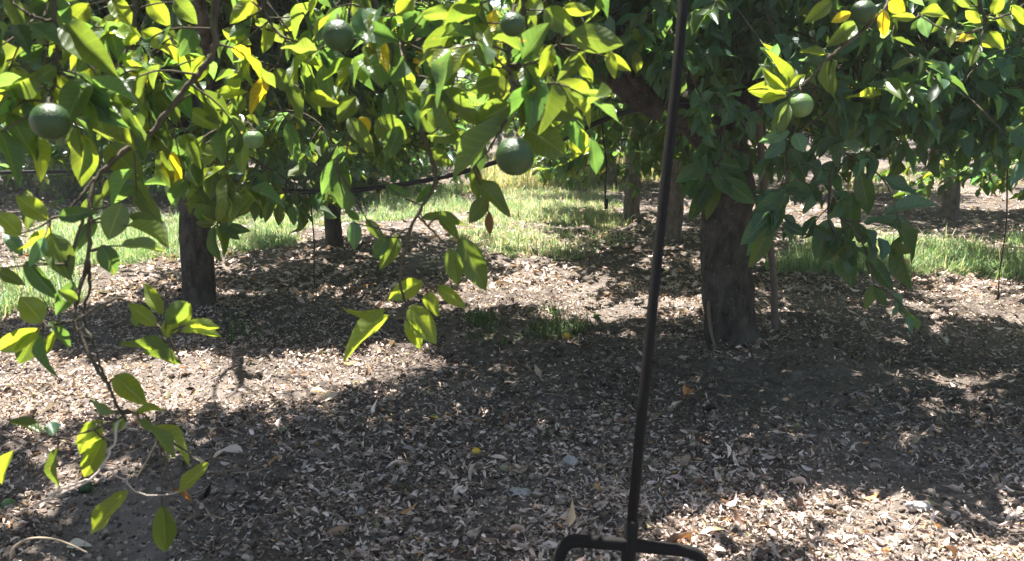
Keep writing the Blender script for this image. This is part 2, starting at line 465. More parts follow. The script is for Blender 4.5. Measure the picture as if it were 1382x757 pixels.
lo = bpy.data.objects.new('sun', ld); COL.objects.link(lo)
lo.rotation_euler = Vector(S).to_track_quat('Z', 'Y').to_euler(); lo.location = (0, 0, 12)
SC.view_settings.view_transform = 'Standard'; SC.view_settings.look = 'None'
SC.view_settings.gamma = 1.0; SC.view_settings.exposure = 2.15
SC.cycles.diffuse_bounces = 3; SC.cycles.max_bounces = 10; SC.view_settings.use_curve_mapping = False
cd = bpy.data.cameras.new('camera'); co_ = bpy.data.objects.new('camera', cd); COL.objects.link(co_)
co_.location = CAM; co_.rotation_euler = (math.pi / 2 - PITCH, 0, 0)
cd.sensor_width = 36; cd.lens = 36 * F / 1382; cd.clip_start = .02; cd.clip_end = 500
cd.dof.use_dof = True; cd.dof.focus_distance = 3.6; cd.dof.aperture_fstop = 6.5
SC.camera = co_

# ================================================================== GROUND
def axis(lo, hi, step, far, g=1.13):
    a = list(np.arange(lo, hi, step)); s = step; x = a[-1]
    while x < far: s *= g; x += s; a.append(x)
    s = step; x = a[0]; b = []
    while x > -far: s *= g; x -= s; b.append(x)
    return np.array(b[::-1] + a)
gx = axis(-3.2, 3.6, .02, 150); gy = axis(1.2, 7.2, .02, 150)
X, Y = np.meshgrid(gx, gy, indexing='xy')
Z = ground_z(X, Y)
V = np.stack([X, Y, Z], -1).reshape(-1, 3); nx, ny = len(gx), len(gy)
i, j = np.meshgrid(np.arange(ny - 1), np.arange(nx - 1), indexing='ij'); k = i * nx + j
Q = np.stack([k, k + 1, k + nx + 1, k + nx], -1).reshape(-1, 4)
gnd = link('ground', make_mesh('ground', V, Q), M_SOIL); gnd['kind'] = 'structure'
def gz(x, y): return float(ground_z(x, y))
def onG(px, py):
    p = G(px, py); p[2] = gz(p[0], p[1]); return p

# ---- thin haze volume added to imitate a veil of lens glare
hm, hnt, hout = new_mat('glare_haze')
pv = hnt.nodes.new('ShaderNodeVolumePrincipled'); pv.inputs['Density'].default_value = .0026
pv.inputs['Color'].default_value = (.93, .96, 1.0, 1); pv.inputs['Anisotropy'].default_value = .3
hnt.links.new(pv.outputs[0], hout.inputs['Volume'])
hb = MB(); E = float(max(abs(gx[0]), gx[-1], abs(gy[0]), gy[-1])) + 6
hb.add([(sx * E, sy * E, z) for z in (-1.3, 5.2) for sx, sy in ((-1, -1), (1, -1), (1, 1), (-1, 1))],
       [(3, 2, 1, 0), (4, 5, 6, 7), (0, 1, 5, 4), (1, 2, 6, 5), (2, 3, 7, 6), (3, 0, 4, 7)])
tag(hb.build('haze', hm, None, False), 'faint pale haze added over the orchard rows in place of lens glare', 'haze', kind='stuff')

# ---- open sky lanes between the crowns: where the sun reaches the soil
LANES = [[(-120, 470), (0, 474), (150, 488), (330, 486), (440, 474), (530, 460), (600, 460), (565, 500), (490, 536), (330, 546), (200, 550), (80, 566), (-120, 590)],
         [(290, 378), (440, 362), (560, 350), (690, 345), (780, 366), (860, 383), (950, 380), (1040, 330), (1480, 316), (1480, 404), (1250, 408), (1100, 404), (950, 402), (850, 414), (760, 410), (640, 402), (520, 388), (420, 394), (300, 398)],
         [(540, 372), (640, 258), (870, 230), (850, 320), (760, 352)], [(915, 800), (950, 712), (1050, 694), (1150, 676), (1250, 694), (1382, 660), (1480, 645), (1480, 800)],
         [(-60, 384), (430, 336), (440, 280), (-60, 300)], [(-120, 430), (120, 398), (230, 380), (230, 352), (-120, 372)]]
LANES = [np.array([G(*p)[:2] for p in q]) for q in LANES]
def inside(poly, x, y):
    r = np.zeros(len(x), bool); j = len(poly) - 1
    for i in range(len(poly)):
        (xi, yi), (xj, yj) = poly[i], poly[j]
        r ^= ((yi > y) != (yj > y)) & (x < (xj - xi) * (y - yi) / (yj - yi + 1e-12) + xi); j = i
    return r
def open_sky(p, edge=.08, leak=.0):
    """True where foliage at world point p would not shade a lane"""
    k = p[:, 2] / S[2]; x = p[:, 0] - S[0] * k; y = p[:, 1] - S[1] * k
    x = x + edge * 2 * (vnoise2(x * 5, y * 5, 51) - .5); y = y + edge * 2 * (vnoise2(x * 5 + 40, y * 5, 52) - .5)
    m = (vnoise2(x * 3.6, y * 3.6, 53) > .78) & (vnoise2(x * 1.1, y * 1.1, 54) > .30)          # small holes: sun flecks
    for q in LANES:
        for ox, oy in ((0, 0), (.07, 0), (-.07, 0), (0, .08), (0, -.08)): m |= inside(q, x + ox, y + oy) & ((vnoise2(x * 4.2, y * 4.2, 57) < .60) | (q is not LANES[3]))
    return ~m

# ---- leaf litter and clods (uncountable)
rng = np.random.default_rng(11)
def wedge(n, y0, y1, pw, rng):
    u = rng.random(n); e = 1 - pw
    y = (y0 ** e + u * (y1 ** e - y0 ** e)) ** (1 / e) if abs(e) > 1e-6 else y0 * (y1 / y0) ** u
    return (rng.random(n) * 2 - 1) * (y * .72 + .7), y
def litter(n, y0, y1, pw, size, mixk, seed, tilt=.45, lod=1):
    r = np.random.default_rng(seed); x, y = wedge(n, y0, y1, pw, r)
    mulch_shade = np.exp(-((y - 3.9 + .27 * x) / .85) ** 2) * np.clip(x * 1.2 + 1.2, 0, 1)                # tree row mulch, also painting in its shade: more humus, fewer chips
    mulch_shade = np.maximum(mulch_shade, .62 * np.exp(-((y - 2.15 + .27 * x) / .85) ** 2) * np.clip(.35 - x * 1.4, 0, 1)) * (.55 + .9 * vnoise2(x * 2.3, y * 2.3, 27)).clip(0, 1)  # second mulch zone, laid over the shaded ground at near left
    keep = vnoise2(x * 1.7, y * 1.7, 21) + .55 * vnoise2(x * 6, y * 6, 22) > r.random(n) * .95 + .10 + .50 * mulch_shade
    x, y = x[keep], y[keep]; n = len(x); mulch_shade = mulch_shade[keep]
    a = r.random(n) * 2 * math.pi
    d = np.stack([np.cos(a), np.sin(a), r.normal(size=n) * tilt * .6], -1)
    up = nrm(np.stack([r.normal(size=n) * tilt, r.normal(size=n) * tilt, np.where(r.random(n) < .5, 1, -1)], -1))
    ln = size * np.minimum(np.exp(r.normal(size=n) * .42), 1.9); wd = ln * r.uniform(.14, .48, n)
    pos = np.stack([x, y, ground_z(x, y) + .003 + r.random(n) ** 2 * .016], -1) - d * ln[:, None] / 2
    pos[:, 2] = np.maximum(pos[:, 2], ground_z(x, y) - .004)
    ks = np.array([c for c, _ in mixk]); wt = np.array([v for _, v in mixk]); wt = wt / wt.sum()
    col = ks[r.choice(len(ks), n, p=wt)] * r.uniform(.7, 1.3, (n, 1))
    col = col * np.where(r.random(n) < mulch_shade * .8, .42, 1.13)[:, None]                            # dark mulch colour also deepens the row's shade; other chips lightened
    return pos, d, up, ln, wd, col
DRY = [((.55, .43, .375), 4), ((.64, .53, .475), 4), ((.38, .285, .24), 3), ((.20, .145, .115), 3), ((.09, .068, .054), 3), ((.50, .44, .40), 2), ((.50, .27, .11), .35), ((.24, .25, .12), .35)]
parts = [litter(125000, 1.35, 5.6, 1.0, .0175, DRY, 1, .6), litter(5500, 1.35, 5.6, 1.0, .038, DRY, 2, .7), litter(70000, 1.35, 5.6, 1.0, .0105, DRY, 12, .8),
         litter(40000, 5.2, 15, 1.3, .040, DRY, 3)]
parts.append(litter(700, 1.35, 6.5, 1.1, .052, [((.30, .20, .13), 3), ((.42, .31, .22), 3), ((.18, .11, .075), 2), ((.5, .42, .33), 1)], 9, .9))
for tx, ty, tr in ((1.03, 3.99, .13), (-1.79, 4.84, .10)):
    m = [q[np.hypot(parts[0][0][:, 0] - tx, parts[0][0][:, 1] - ty) < 4] for q in parts[0]]
    kk = np.random.default_rng(17).choice(len(m[0]), 900); an = np.random.default_rng(18).random(900) * 6.283; rd = tr + .01 + np.abs(np.random.default_rng(19).normal(size=900)) * .09
    m = [q[kk].copy() for q in m]; m[0][:, 0] = tx + np.cos(an) * rd; m[0][:, 1] = ty + np.sin(an) * rd
    m[0][:, 2] = ground_z(m[0][:, 0], m[0][:, 1]) + .006 + np.random.default_rng(20).random(900) ** 2 * .035 * np.exp(-(rd - tr) / .06)
    parts.append(tuple(m))
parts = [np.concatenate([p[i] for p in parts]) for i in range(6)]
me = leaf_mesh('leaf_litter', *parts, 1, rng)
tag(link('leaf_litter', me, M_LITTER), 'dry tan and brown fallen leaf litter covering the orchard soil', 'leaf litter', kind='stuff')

import bmesh
def rock_templates(sub, n, seed):
    r = np.random.default_rng(seed); out = []
    for _ in range(n):
        bm = bmesh.new(); bmesh.ops.create_icosphere(bm, subdivisions=sub, radius=1)
        v = np.array([q.co[:] for q in bm.verts]); f = np.array([[q.index for q in p.verts] for p in bm.faces]); bm.free()
        for _c in range(7):                                    # chop planes for an angular clod
            nn = nrm(r.normal(size=3)); h = r.uniform(.5, .85); e = v @ nn - h * .85
            v = v - np.maximum(e, 0)[:, None] * nn * .85
        v *= r.uniform(.6, 1.25, 3) * np.array([1, 1, .8]); v += r.normal(size=v.shape) * .05
        out.append((v, f))
    return out
def scatter_rocks(name, x, y, size, col, tmpl, seed, sink=.25):
    r = np.random.default_rng(seed); n = len(x); var = r.integers(0, len(tmpl), n); VV, TT, CC = [], [], []; off = 0
    z = ground_z(x, y)
    for k, (v, f) in enumerate(tmpl):
        s = np.where(var == k)[0]; a = r.random(len(s)) * 6.283; c, sn = np.cos(a), np.sin(a)
        W = np.stack([v[None, :, 0] * c[:, None] - v[None, :, 1] * sn[:, None], v[None, :, 0] * sn[:, None] + v[None, :, 1] * c[:, None], np.tile(v[None, :, 2], (len(s), 1))], -1)
        W = W * size[s][:, None, None] + np.stack([x[s], y[s], z[s] + size[s] * sink], -1)[:, None]
        VV.append(W.reshape(-1, 3)); TT.append((f[None] + (off + np.arange(len(s)) * len(v))[:, None, None]).reshape(-1, 3))
        CC.append(np.repeat(col[s], len(v), 0)); off += len(s) * len(v)
    return make_mesh(name, np.vstack(VV), np.zeros((0, 4), int), None, np.vstack(CC), False, np.vstack(TT))
r = np.random.default_rng(5)
x, y = wedge(11000, 1.35, 7.5, 1.4, r)
x2 = r.normal(size=4200) * .65 + .25; y2 = 2.3 + r.normal(size=4200) * .40
x = np.concatenate([x, x2]); y = np.concatenate([y, np.maximum(y2, 1.3)]); n = len(x)
sz = .0055 * np.power(1 - r.random(n), -.42); sz = np.minimum(sz * .85, .018)
cc = np.array([(.16, .13, .105), (.25, .205, .165), (.34, .285, .235), (.10, .08, .065)])[r.integers(0, 4, n)] * r.uniform(.8, 1.2, (n, 1))
me1 = scatter_rocks('soil_clods', x, y, sz, cc, rock_templates(2, 8, 4), 6)
tag(link('soil_clods', me1, M_CLOD),
    'loose grey clods and crumbs of dry tilled soil', 'soil clods', kind='stuff')

x, y = wedge(42000, 1.35, 6.0, 1.1, r); n = len(x); sz = .0028 * np.power(1 - r.random(n), -.30); sz = np.minimum(sz, .0095)
cc = np.array([(.09, .068, .054), (.15, .118, .095), (.24, .19, .155), (.36, .29, .24), (.055, .042, .034)])[r.integers(0, 5, n)] * r.uniform(.8, 1.2, (n, 1))
tag(link('soil_crumbs', scatter_rocks('soil_crumbs', x, y, sz, cc, rock_templates(1, 8, 14), 16), M_CLOD), 'fine dark crumbs of soil and mulch between the fallen leaves', 'soil crumbs', kind='stuff')

# ---- small sticks and straws, part of the litter
mb = MB(); r = np.random.default_rng(8); x, y = wedge(1100, 1.4, 7, 1.2, r)
for a, b in zip(x, y):
    t = r.random() * 6.28; L = r.uniform(.03, .11); dx, dy = math.cos(t) * L / 2, math.sin(t) * L / 2
    z = gz(a, b) + .008; bend = r.normal() * L * .12
    mb.tube(smooth_path([(a - dx, b - dy, z + r.uniform(-.004, .01)), (a - dy * .2 + bend, b + dx * .2, z + .006), (a + dx, b + dy, z + r.uniform(-.004, .012))], 5),
            r.uniform(.0008, .0020), 4, c=np.array([(.34, .27, .20), (.18, .14, .10), (.42, .34, .25)][r.integers(0, 3)]))
tag(mb.build('fallen_twigs', M_LITTER), 'thin dry twigs and straws strewn over the soil', 'twigs', kind='stuff')

# ---- grass
def grass_patch(quad, n, h, mixc_, seed, clump=3.5, thresh=.45, wid=.0045):
    r = np.random.default_rng(seed); q = [G(*p)[:2] for p in quad]
    u, v = r.random((2, n)); u = u[:, None]; v = v[:, None]
    p = (q[0] * (1 - u) + q[1] * u) * (1 - v) + (q[3] * (1 - u) + q[2] * u) * v
    e = np.minimum(np.minimum(u, 1 - u), np.minimum(v, 1 - v))[:, 0] * 4
    nz = vnoise2(p[:, 0] * clump, p[:, 1] * clump, seed) * .7 + vnoise2(p[:, 0] * 12, p[:, 1] * 12, seed + 1) * .3
    k = nz * np.clip(e + .35, 0, 1) > thresh * r.uniform(.7, 1.3, n); p = p[k]; nz = nz[k]; n = len(p)
    a = r.random(n) * 6.283; hh = h * np.exp(r.normal(size=n) * .35) * (.5 + nz); lean = hh * np.abs(r.normal(size=n)) * 1.0; hh = hh * np.exp(r.normal(size=n) * .25)
    z = ground_z(p[:, 0], p[:, 1]); ca, sa = np.cos(a), np.sin(a); V = []
    for t in (0, .4, .75, 1.0):
        wv = wid * (1 - t ** 1.5 * .9) * r.uniform(.7, 1.3, n)
        cx = p[:, 0] + ca * lean * t * t; cy = p[:, 1] + sa * lean * t * t; cz = z - .01 + hh * (t - .25 * t * t * lean / hh)
        for sgn in (-1, 1): V.append(np.stack([cx - sa * wv * sgn, cy + ca * wv * sgn, cz], -1))
    V = np.stack(V, 1)
    q4 = np.array([[0, 1, 3, 2], [2, 3, 5, 4], [4, 5, 7, 6]])
    Q = (q4[None] + (np.arange(n) * 8)[:, None, None]).reshape(-1, 4)
    ks = np.array([c for c, _ in mixc_]); wt = np.array([b for _, b in mixc_], float); wt /= wt.sum()
    C = np.repeat(ks[r.choice(len(ks), n, p=wt)] * r.uniform(.75, 1.25, (n, 1)), 8, 0)
    return V.reshape(-1, 3), Q, C
GG = [((.20, .34, .15), 3), ((.27, .41, .22), 2.5), ((.52, .48, .37), 2), ((.14, .26, .11), 1.2)]
GD = [((.54, .48, .32), 3), ((.24, .36, .14), 2), ((.42, .42, .22), 2)]
pat = [grass_patch([(540, 376), (850, 350), (862, 236), (640, 256)], 64000, .045, GG + [((.58, .52, .42), 2.6)], 31, 2.2, .40),
       grass_patch([(20, 384), (430, 334), (440, 276), (20, 300)], 48000, .055, GG, 32, 2.4, .36),
       grass_patch([(-90, 440), (120, 402), (130, 362), (-120, 392)], 4500, .10, GG, 33, 2.2, .42),
       grass_patch([(1030, 372), (1480, 384), (1470, 312), (1030, 322)], 30000, .062, GG, 34, 2.2, .34),
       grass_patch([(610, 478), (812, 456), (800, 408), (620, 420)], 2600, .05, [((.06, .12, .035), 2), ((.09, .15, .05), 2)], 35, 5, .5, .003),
       grass_patch([(290, 318), (640, 296), (650, 246), (330, 262)], 34000, .05, GG, 39, 1.7, .38),
       grass_patch([(600, 262), (980, 246), (960, 218), (660, 226)], 9000, .14, GD, 36, .8, .42, .009),
       grass_patch([(1080, 262), (1480, 268), (1450, 222), (1100, 226)], 4000, .12, GD, 38, .8, .5, .008),
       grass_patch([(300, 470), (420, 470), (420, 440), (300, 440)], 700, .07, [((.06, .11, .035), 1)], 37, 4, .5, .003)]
V = np.vstack([p[0] for p in pat]); offs = np.cumsum([0] + [len(p[0]) for p in pat])
Q = np.vstack([p[1] + o for p, o in zip(pat, offs)]); C = np.vstack([p[2] for p in pat])
tag(link('grass', make_mesh('grass', V, Q, None, C), M_GRASS), 'sunlit green and straw coloured grass growing in strips between the tree rows', 'grass', kind='stuff')

# ================================================================== ORANGE TREES
def trunk_part(mb, pts, r0, r1, seed, flare=.35, seg=28, n=44, rough=.10):
    sp = smooth_path(pts, n); t = np.linspace(0, 1, n)
    rad = r0 + (r1 - r0) * t; rad = rad * (1 + flare * np.exp(-t * 14))
    mb.tube(sp, rad, seg, True, rough=rough, seed=seed)
    return sp
def limbs(mb, rng, start, targets, r0, rough=.10):
    for tg in targets:
        tg = np.asarray(tg, float); v = tg - start; L = np.linalg.norm(v)
        m1 = start + v * .33 + rng.normal(size=3) * .07 * L + [0, 0, .05 * L]; m2 = start + v * .68 + rng.normal(size=3) * .08 * L
        sp = smooth_path([start, m1, m2, tg], 22); rr = np.linspace(r0, r0 * .22, 22)
        mb.tube(sp, rr, 10, rough=rough, seed=int(rng.integers(999)))
        for _ in range(5):
            q = sp[int(rng.uniform(7, 21))]; o = nrm(v / L + rng.normal(size=3) * .9) * L * rng.uniform(.25, .5)
            mb.tube(smooth_path([q, q + o * .5 + rng.normal(size=3) * .04, q + o], 9), np.linspace(r0 * .28, r0 * .06, 9), 6)
def crown_part(root, rng, c, rad, lumps, ncl, per, size, mix, lod, mat, keep=None, twig=True, inner=.6, low=-.75):
    p, o = crown_points(rng, c, rad, lumps, ncl, inner, keep, low)
    b, d, u, ln, wd, ci = cluster_leaves(rng, p, o, per, size)
    tone = rng.uniform(.8, 1.2, (len(p), 1))[ci]
    col = leaf_colours(rng, len(b), mix) * tone
    cr = link('crown', leaf_mesh('crown', b, d, u, ln, wd, col, lod, rng), mat, root)
    if twig:
        mb = MB()
        for a, q in zip(p, o):
            e = np.asarray(c) + (a - c) * .62 + rng.normal(size=3) * .12
            s = a + (e - a) * min(1, .34 / max(np.linalg.norm(e - a), .01))
            mb.tube(smooth_path([s, (s + a) / 2 + rng.normal(size=3) * .015, a + q * .02], 5), [.0042, .0034, .0028, .0022, .0014], 4, False)
        mb.build('twigs', M_TWIG, cr)
    return cr
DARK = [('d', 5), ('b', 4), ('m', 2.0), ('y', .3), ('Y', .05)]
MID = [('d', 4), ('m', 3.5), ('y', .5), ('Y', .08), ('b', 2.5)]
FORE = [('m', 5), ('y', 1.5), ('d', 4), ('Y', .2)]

# ---------- the big tree right of centre
rng = np.random.default_rng(41)
base = onG(986, 470)
TM = thing('orange_tree', 'nearest orange tree right of centre, thick dark trunk rising from shaded soil beside a stake', 'tree', base)
tl = P(986, 470, 4.06) - base
def ML(px, py, d): return P(px, py, d) - base
mb = MB()
sp = trunk_part(mb, [(0, 0, -.06), ML(984, 400, 4.06), ML(981, 310, 4.06), ML(980, 240, 4.06), ML(972, 195, 4.06)], .112, .118, 3, .32, 48, 90, .15)
st = sp[-6]
mb.tube(smooth_path([st, ML(930, 160, 4.02), ML(880, 140, 3.98), ML(838, 112, 3.9), ML(790, 60, 3.85), ML(740, -20, 3.8)], 34), np.linspace(.085, .035, 34), 20, rough=.12, seed=5)
mb.tube(smooth_path([st, ML(1000, 150, 4.1), ML(1030, 90, 4.15), ML(1075, 10, 4.25), ML(1110, -90, 4.3)], 28), np.linspace(.085, .035, 28), 20, rough=.12, seed=6)
mb.tube(smooth_path([st, ML(950, 130, 4.1), ML(935, 60, 4.2), ML(945, -80, 4.3)], 24), np.linspace(.08, .035, 24), 18, rough=.12, seed=7)
limbs(mb, rng, ML(1000, 150, 4.1), [ML(1230, 90, 3.5), ML(1330, 40, 3.8), ML(1180, -160, 3.3)], .045)
limbs(mb, rng, ML(890, 145, 3.98), [ML(800, -60, 3.4), ML(960, -160, 3.0), ML(720, -150, 4.2)], .04)
mb.build('trunk', M_BARK, TM)
# pale strip painted in for the sunlit left edge of the trunk foot
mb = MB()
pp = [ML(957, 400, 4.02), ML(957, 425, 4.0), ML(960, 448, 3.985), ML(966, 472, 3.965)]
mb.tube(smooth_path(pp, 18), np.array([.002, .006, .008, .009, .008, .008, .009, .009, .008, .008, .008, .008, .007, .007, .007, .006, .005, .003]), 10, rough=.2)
mb.build('sunlit_edge_strip', plain('sunlit_edge_tone', (.15, .115, .085), .8, .2), TM)
def keep_main(p):
    X, Y, Z = (p + base).T
    low = np.where(X > 1.15, .98, 1.30) + .10 * (vnoise2(X * 3, Y * 3, 9) - .5)
    sky = (X > .05) | (Z > 1.75)
    return (Z > low) & sky & (open_sky(p + base) | ((Z < 1.55) & (Y < 3.6)))
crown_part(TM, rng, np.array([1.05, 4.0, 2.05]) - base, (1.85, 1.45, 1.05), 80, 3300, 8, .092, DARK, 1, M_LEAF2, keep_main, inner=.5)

build_branch(TM, [([(1150, -60, 2.9), (1160, 120, 2.9), (1130, 200, 2.85), (1118, 290, 2.85), (1135, 330, 2.8)], .007, .003),
                  ([(1130, 200, 2.85), (1190, 240, 2.8), (1215, 300, 2.8)], .004, .002),
                  ([(1118, 280, 2.85), (1160, 320, 2.75), (1180, 385, 2.75)], .004, .002),
                  ([(1160, 120, 2.9), (1070, 190, 2.9), (1060, 260, 2.9), (1040, 300, 2.9)], .005, .002)],
             [(1135, 330, 1150, 388, 26, 'd'), (1165, 300, 1230, 300, 16, 'b'), (1205, 300, 1250, 352, 20, 'd'), (1215, 318, 1222, 395, 22, 'd'),
              (1195, 290, 1262, 268, 14, 'b'), (1170, 345, 1205, 392, 22, 'd'), (1180, 385, 1168, 415, 16, 'm'), (1180, 385, 1196, 414, 13, 'd'),
              (1140, 320, 1108, 352, 24, 'd'), (1120, 295, 1100, 350, 28, 'b'), (1060, 262, 1022, 282, 22, 'b'), (1050, 285, 1000, 330, 30, 'b'),
              (1045, 300, 1008, 345, 24, 'b'), (1040, 305, 1012, 362, 22, 'm'), (1055, 270, 1040, 318, 20, 'd'), (1060, 250, 1100, 262, 20, 'b'),
              (1130, 220, 1098, 245, 22, 'b'), (1190, 240, 1240, 262, 16, 'b'), (1160, 230, 1172, 290, 26, 'd'), (1150, 260, 1145, 330, 26, 'd'),
              (1060, 190, 1030, 215, 20, 'b'), (1065, 200, 1090, 240, 22, 'd')],
             rng, 2.85, [(.1, 1, 24, 6, .082, [('d', 4), ('b', 5), ('m', 1)], .1, .13)], conn=.35)
build_branch(TM, [([(1005, 60, 3.4), (980, 160, 3.4), (965, 215, 3.35), (962, 240, 3.35)], .006, .002)],
             [(962, 235, 935, 205, 20, 'b'), (966, 225, 985, 262, 24, 'd'), (960, 240, 940, 280, 22, 'd'), (958, 250, 930, 298, 22, 'd'), (965, 240, 955, 296, 20, 'm'),
              (970, 220, 1010, 228, 20, 'b'), (975, 240, 1020, 275, 26, 'b'), (945, 222, 912, 246, 20, 'b')],
             rng, 3.3, [(.2, 1, 8, 6, .095, [('d', 3), ('b', 4)], .3, .12)], conn=.3)
for bi, (pts_, nf) in enumerate(([[(880, -60, 3.5), (905, 40, 3.2), (935, 110, 3.05), (960, 150, 3.0)], 26], [[(1000, -70, 3.3), (1040, 30, 3.0), (1085, 95, 2.85), (1110, 150, 2.85)], 26], [[(1180, -70, 3.2), (1230, 30, 2.95), (1290, 110, 2.9), (1330, 170, 2.9)], 30],
                     [[(1420, -60, 3.1), (1380, 60, 2.9), (1350, 140, 2.9), (1372, 205, 2.95)], 24], [[(780, -60, 3.6), (830, 20, 3.4), (850, 80, 3.3)], 16], [[(1120, -60, 3.4), (1140, 60, 3.1), (1180, 140, 3.05), (1230, 180, 3.05)], 24])):
    build_branch(TM, [(pts_, .006, .002)], [], rng, 3.0, [(.15, 1, nf, 6, .088, [('d', 3), ('b', 6), ('m', 1.5)], .0, .15)], lod=0)
# bright outer twig with two fruits, upper right
ybr = build_branch(TM, [([(1215, -70, 2.2), (1200, 0, 2.2), (1181, 26, 2.18), (1148, 55, 2.15), (1118, 78, 2.12), (1092, 107, 2.1), (1066, 126, 2.1)], .006, .0025)],
             [(1122, 2, 1089, 28, 20, 'y'), (1148, 17, 1122, 30, 14, 'Y'), (1155, 33, 1118, 61, 22, 'm'), (1192, 12, 1194, 50, 16, 'Y'), (1200, 2, 1222, 15, 20, 'Y'),
              (1115, 74, 1080, 67, 11, 'y'), (1120, 81, 1111, 122, 10, 'y'), (1128, 81, 1129, 133, 13, 'm'), (1062, 122, 1046, 63, 15, 'y'), (1060, 120, 1026, 93, 15, 'y'),
              (1062, 124, 1011, 126, 15, 'y'), (1062, 128, 1022, 141, 14, 'y'), (1066, 120, 1074, 92, 14, 'y'), (1060, 120, 1034, 79, 13, 'm'), (1063, 122, 1012, 110, 13, 'y'),
              (1068, 135, 1039, 174, 14, 'm'), (1064, 140, 1052, 182, 16, 'p'), (1066, 178, 1024, 192, 17, 'b'), (1072, 180, 1086, 205, 20, 'b'), (1066, 118, 1090, 98, 12, 'y')], rng, 2.1, conn=.16)
build_branch(TM, [([(1310, -60, 1.95), (1322, 0, 1.95), (1329, 26, 1.95), (1322, 60, 1.95)], .0055, .0025), ([(1329, 26, 1.95), (1360, 20, 1.95), (1400, -6, 1.95)], .003, .0018), ([(1322, 40, 1.95), (1285, 45, 1.95), (1240, 20, 1.98)], .003, .0015)],
             [(1240, 20, 1290, 16, 15, 'y'), (1303, 44, 1274, 50, 11, 'y'), (1285, 37, 1281, 66, 13, 'y'), (1333, 43, 1354, 66, 17, 'y'), (1364, 7, 1390, 36, 15, 'y'), (1244, 22, 1252, 50, 18, 'b'),
              (1326, 30, 1302, 14, 14, 'y'), (1340, 20, 1352, -8, 16, 'y'), (1322, 60, 1310, 88, 13, 'm'), (1345, 18, 1370, 42, 14, 'y'), (1316, 50, 1290, 54, 10, 'Y'), (1322, 56, 1345, 62, 10, 'y'),
              (1310, 10, 1292, -6, 14, 'm'), (1235, 24, 1205, 22, 12, 'y')], rng, 1.95, conn=.2)
build_branch(TM, [([(1260, 20, 2.9), (1235, 90, 2.85), (1215, 125, 2.8), (1190, 128, 2.8)], .005, .002), ([(1260, 20, 2.9), (1350, 25, 2.75), (1375, 55, 2.7), (1330, 80, 2.7), (1300, 110, 2.7)], .004, .002)],
             [(1192, 128, 1141, 130, 9, 'y'), (1200, 125, 1210, 165, 18, 'b'), (1212, 120, 1270, 138, 20, 'b'), (1225, 110, 1258, 100, 18, 'd'), (1300, 75, 1280, 100, 16, 'b'), (1325, 80, 1332, 108, 18, 'b'),
              (1330, 78, 1380, 70, 14, 'b'), (1215, 72, 1212, 105, 18, 'b'), (1185, 75, 1165, 110, 20, 'd'), (1240, 95, 1265, 115, 16, 'b'), (1210, 125, 1228, 170, 18, 'b'), (1220, 118, 1170, 112, 16, 'b')],
             rng, 2.75, [(0, 1, 16, 6, .09, [('d', 3), ('b', 5), ('m', 1)], .3, .14)], conn=.3)
hang_orange(TM, 1165, 17, 2.15, 17, P(1181, -20, 2.2), None, 1)
hang_orange(TM, 1080, 142, 2.08, 17, P(1078, 116, 2.1), M_FRUIT2, 2)
hang_orange(TM, 785, 130, 3.6, 10, None, M_FRUIT2, 3)
hang_orange(TM, 1337, 150, 2.9, 11, None, None, 4)
hang_orange(TM, 1185, 205, 3.0, 10, None, None, 5)

# ---------- tree at left
rng = np.random.default_rng(52)
base2 = onG(268, 415)
TL = thing('orange_tree', 'orange tree left of centre with straight dark trunk, shaded litter round its foot', 'tree', base2)
def LL(px, py, d): return P(px, py, d) - base2
mb = MB()
sp = trunk_part(mb, [(0, 0, -.05), LL(267, 360, 4.84), LL(263, 300, 4.84), LL(262, 250, 4.84), LL(268, 200, 4.84)], .088, .082, 13, .4, 30, 50, .08)
limbs(mb, rng, sp[-4], [LL(120, 60, 4.4), LL(330, 20, 4.5), LL(240, -120, 4.8), LL(420, -60, 5.3), LL(60, -60, 5.3), LL(270, -80, 4.0)], .055)
mb.build('trunk', M_BARK, TL)
def keep_left(p):
    X, Y, Z = (p + base2).T
    return (Z > .86 + .25 * (vnoise2(X * 2.5, Y * 2.5, 19) - .5)) & ((X < -.45) | (Z > 1.55)) & open_sky(p + base2)
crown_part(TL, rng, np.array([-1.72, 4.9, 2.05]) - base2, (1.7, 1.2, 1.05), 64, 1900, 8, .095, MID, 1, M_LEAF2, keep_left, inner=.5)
build_branch(TL, [([(300, 190, 4.3), (380, 240, 4.25), (384, 275, 4.2)], .005, .002), ([(300, 190, 4.3), (370, 150, 4.25), (430, 165, 4.2), (448, 220, 4.2), (446, 270, 4.2)], .005, .002)],
             [(378, 270, 376, 305, 15, 'm'), (366, 270, 358, 300, 13, 'm'), (395, 278, 397, 304, 14, 'd'), (358, 270, 352, 296, 12, 'd'), (386, 262, 390, 292, 14, 'd'), (384, 262, 368, 282, 12, 'y')],
             rng, 4.2, [(0, 1, 22, 6, .10, MID, .5, .15)], conn=.3)
for pts_ in ([(190, 90, 4.5), (205, 170, 4.4), (215, 225, 4.35)], [(330, 60, 4.5), (300, 150, 4.4), (290, 210, 4.35)], [(120, 60, 4.4), (110, 150, 4.3), (90, 220, 4.25)], [(420, 40, 4.6), (410, 130, 4.5), (425, 200, 4.4)]):
    build_branch(TL, [(pts_, .007, .0025)], [], rng, 4.3, [(.1, 1, 15, 6, .09, MID, .3, .16)], lod=0)
hang_orange(TL, 461, 241, 4.15, 11, None, M_FRUIT2, 6)
hang_orange(TL, 307, 192, 4.0, 8, None, None, 7)

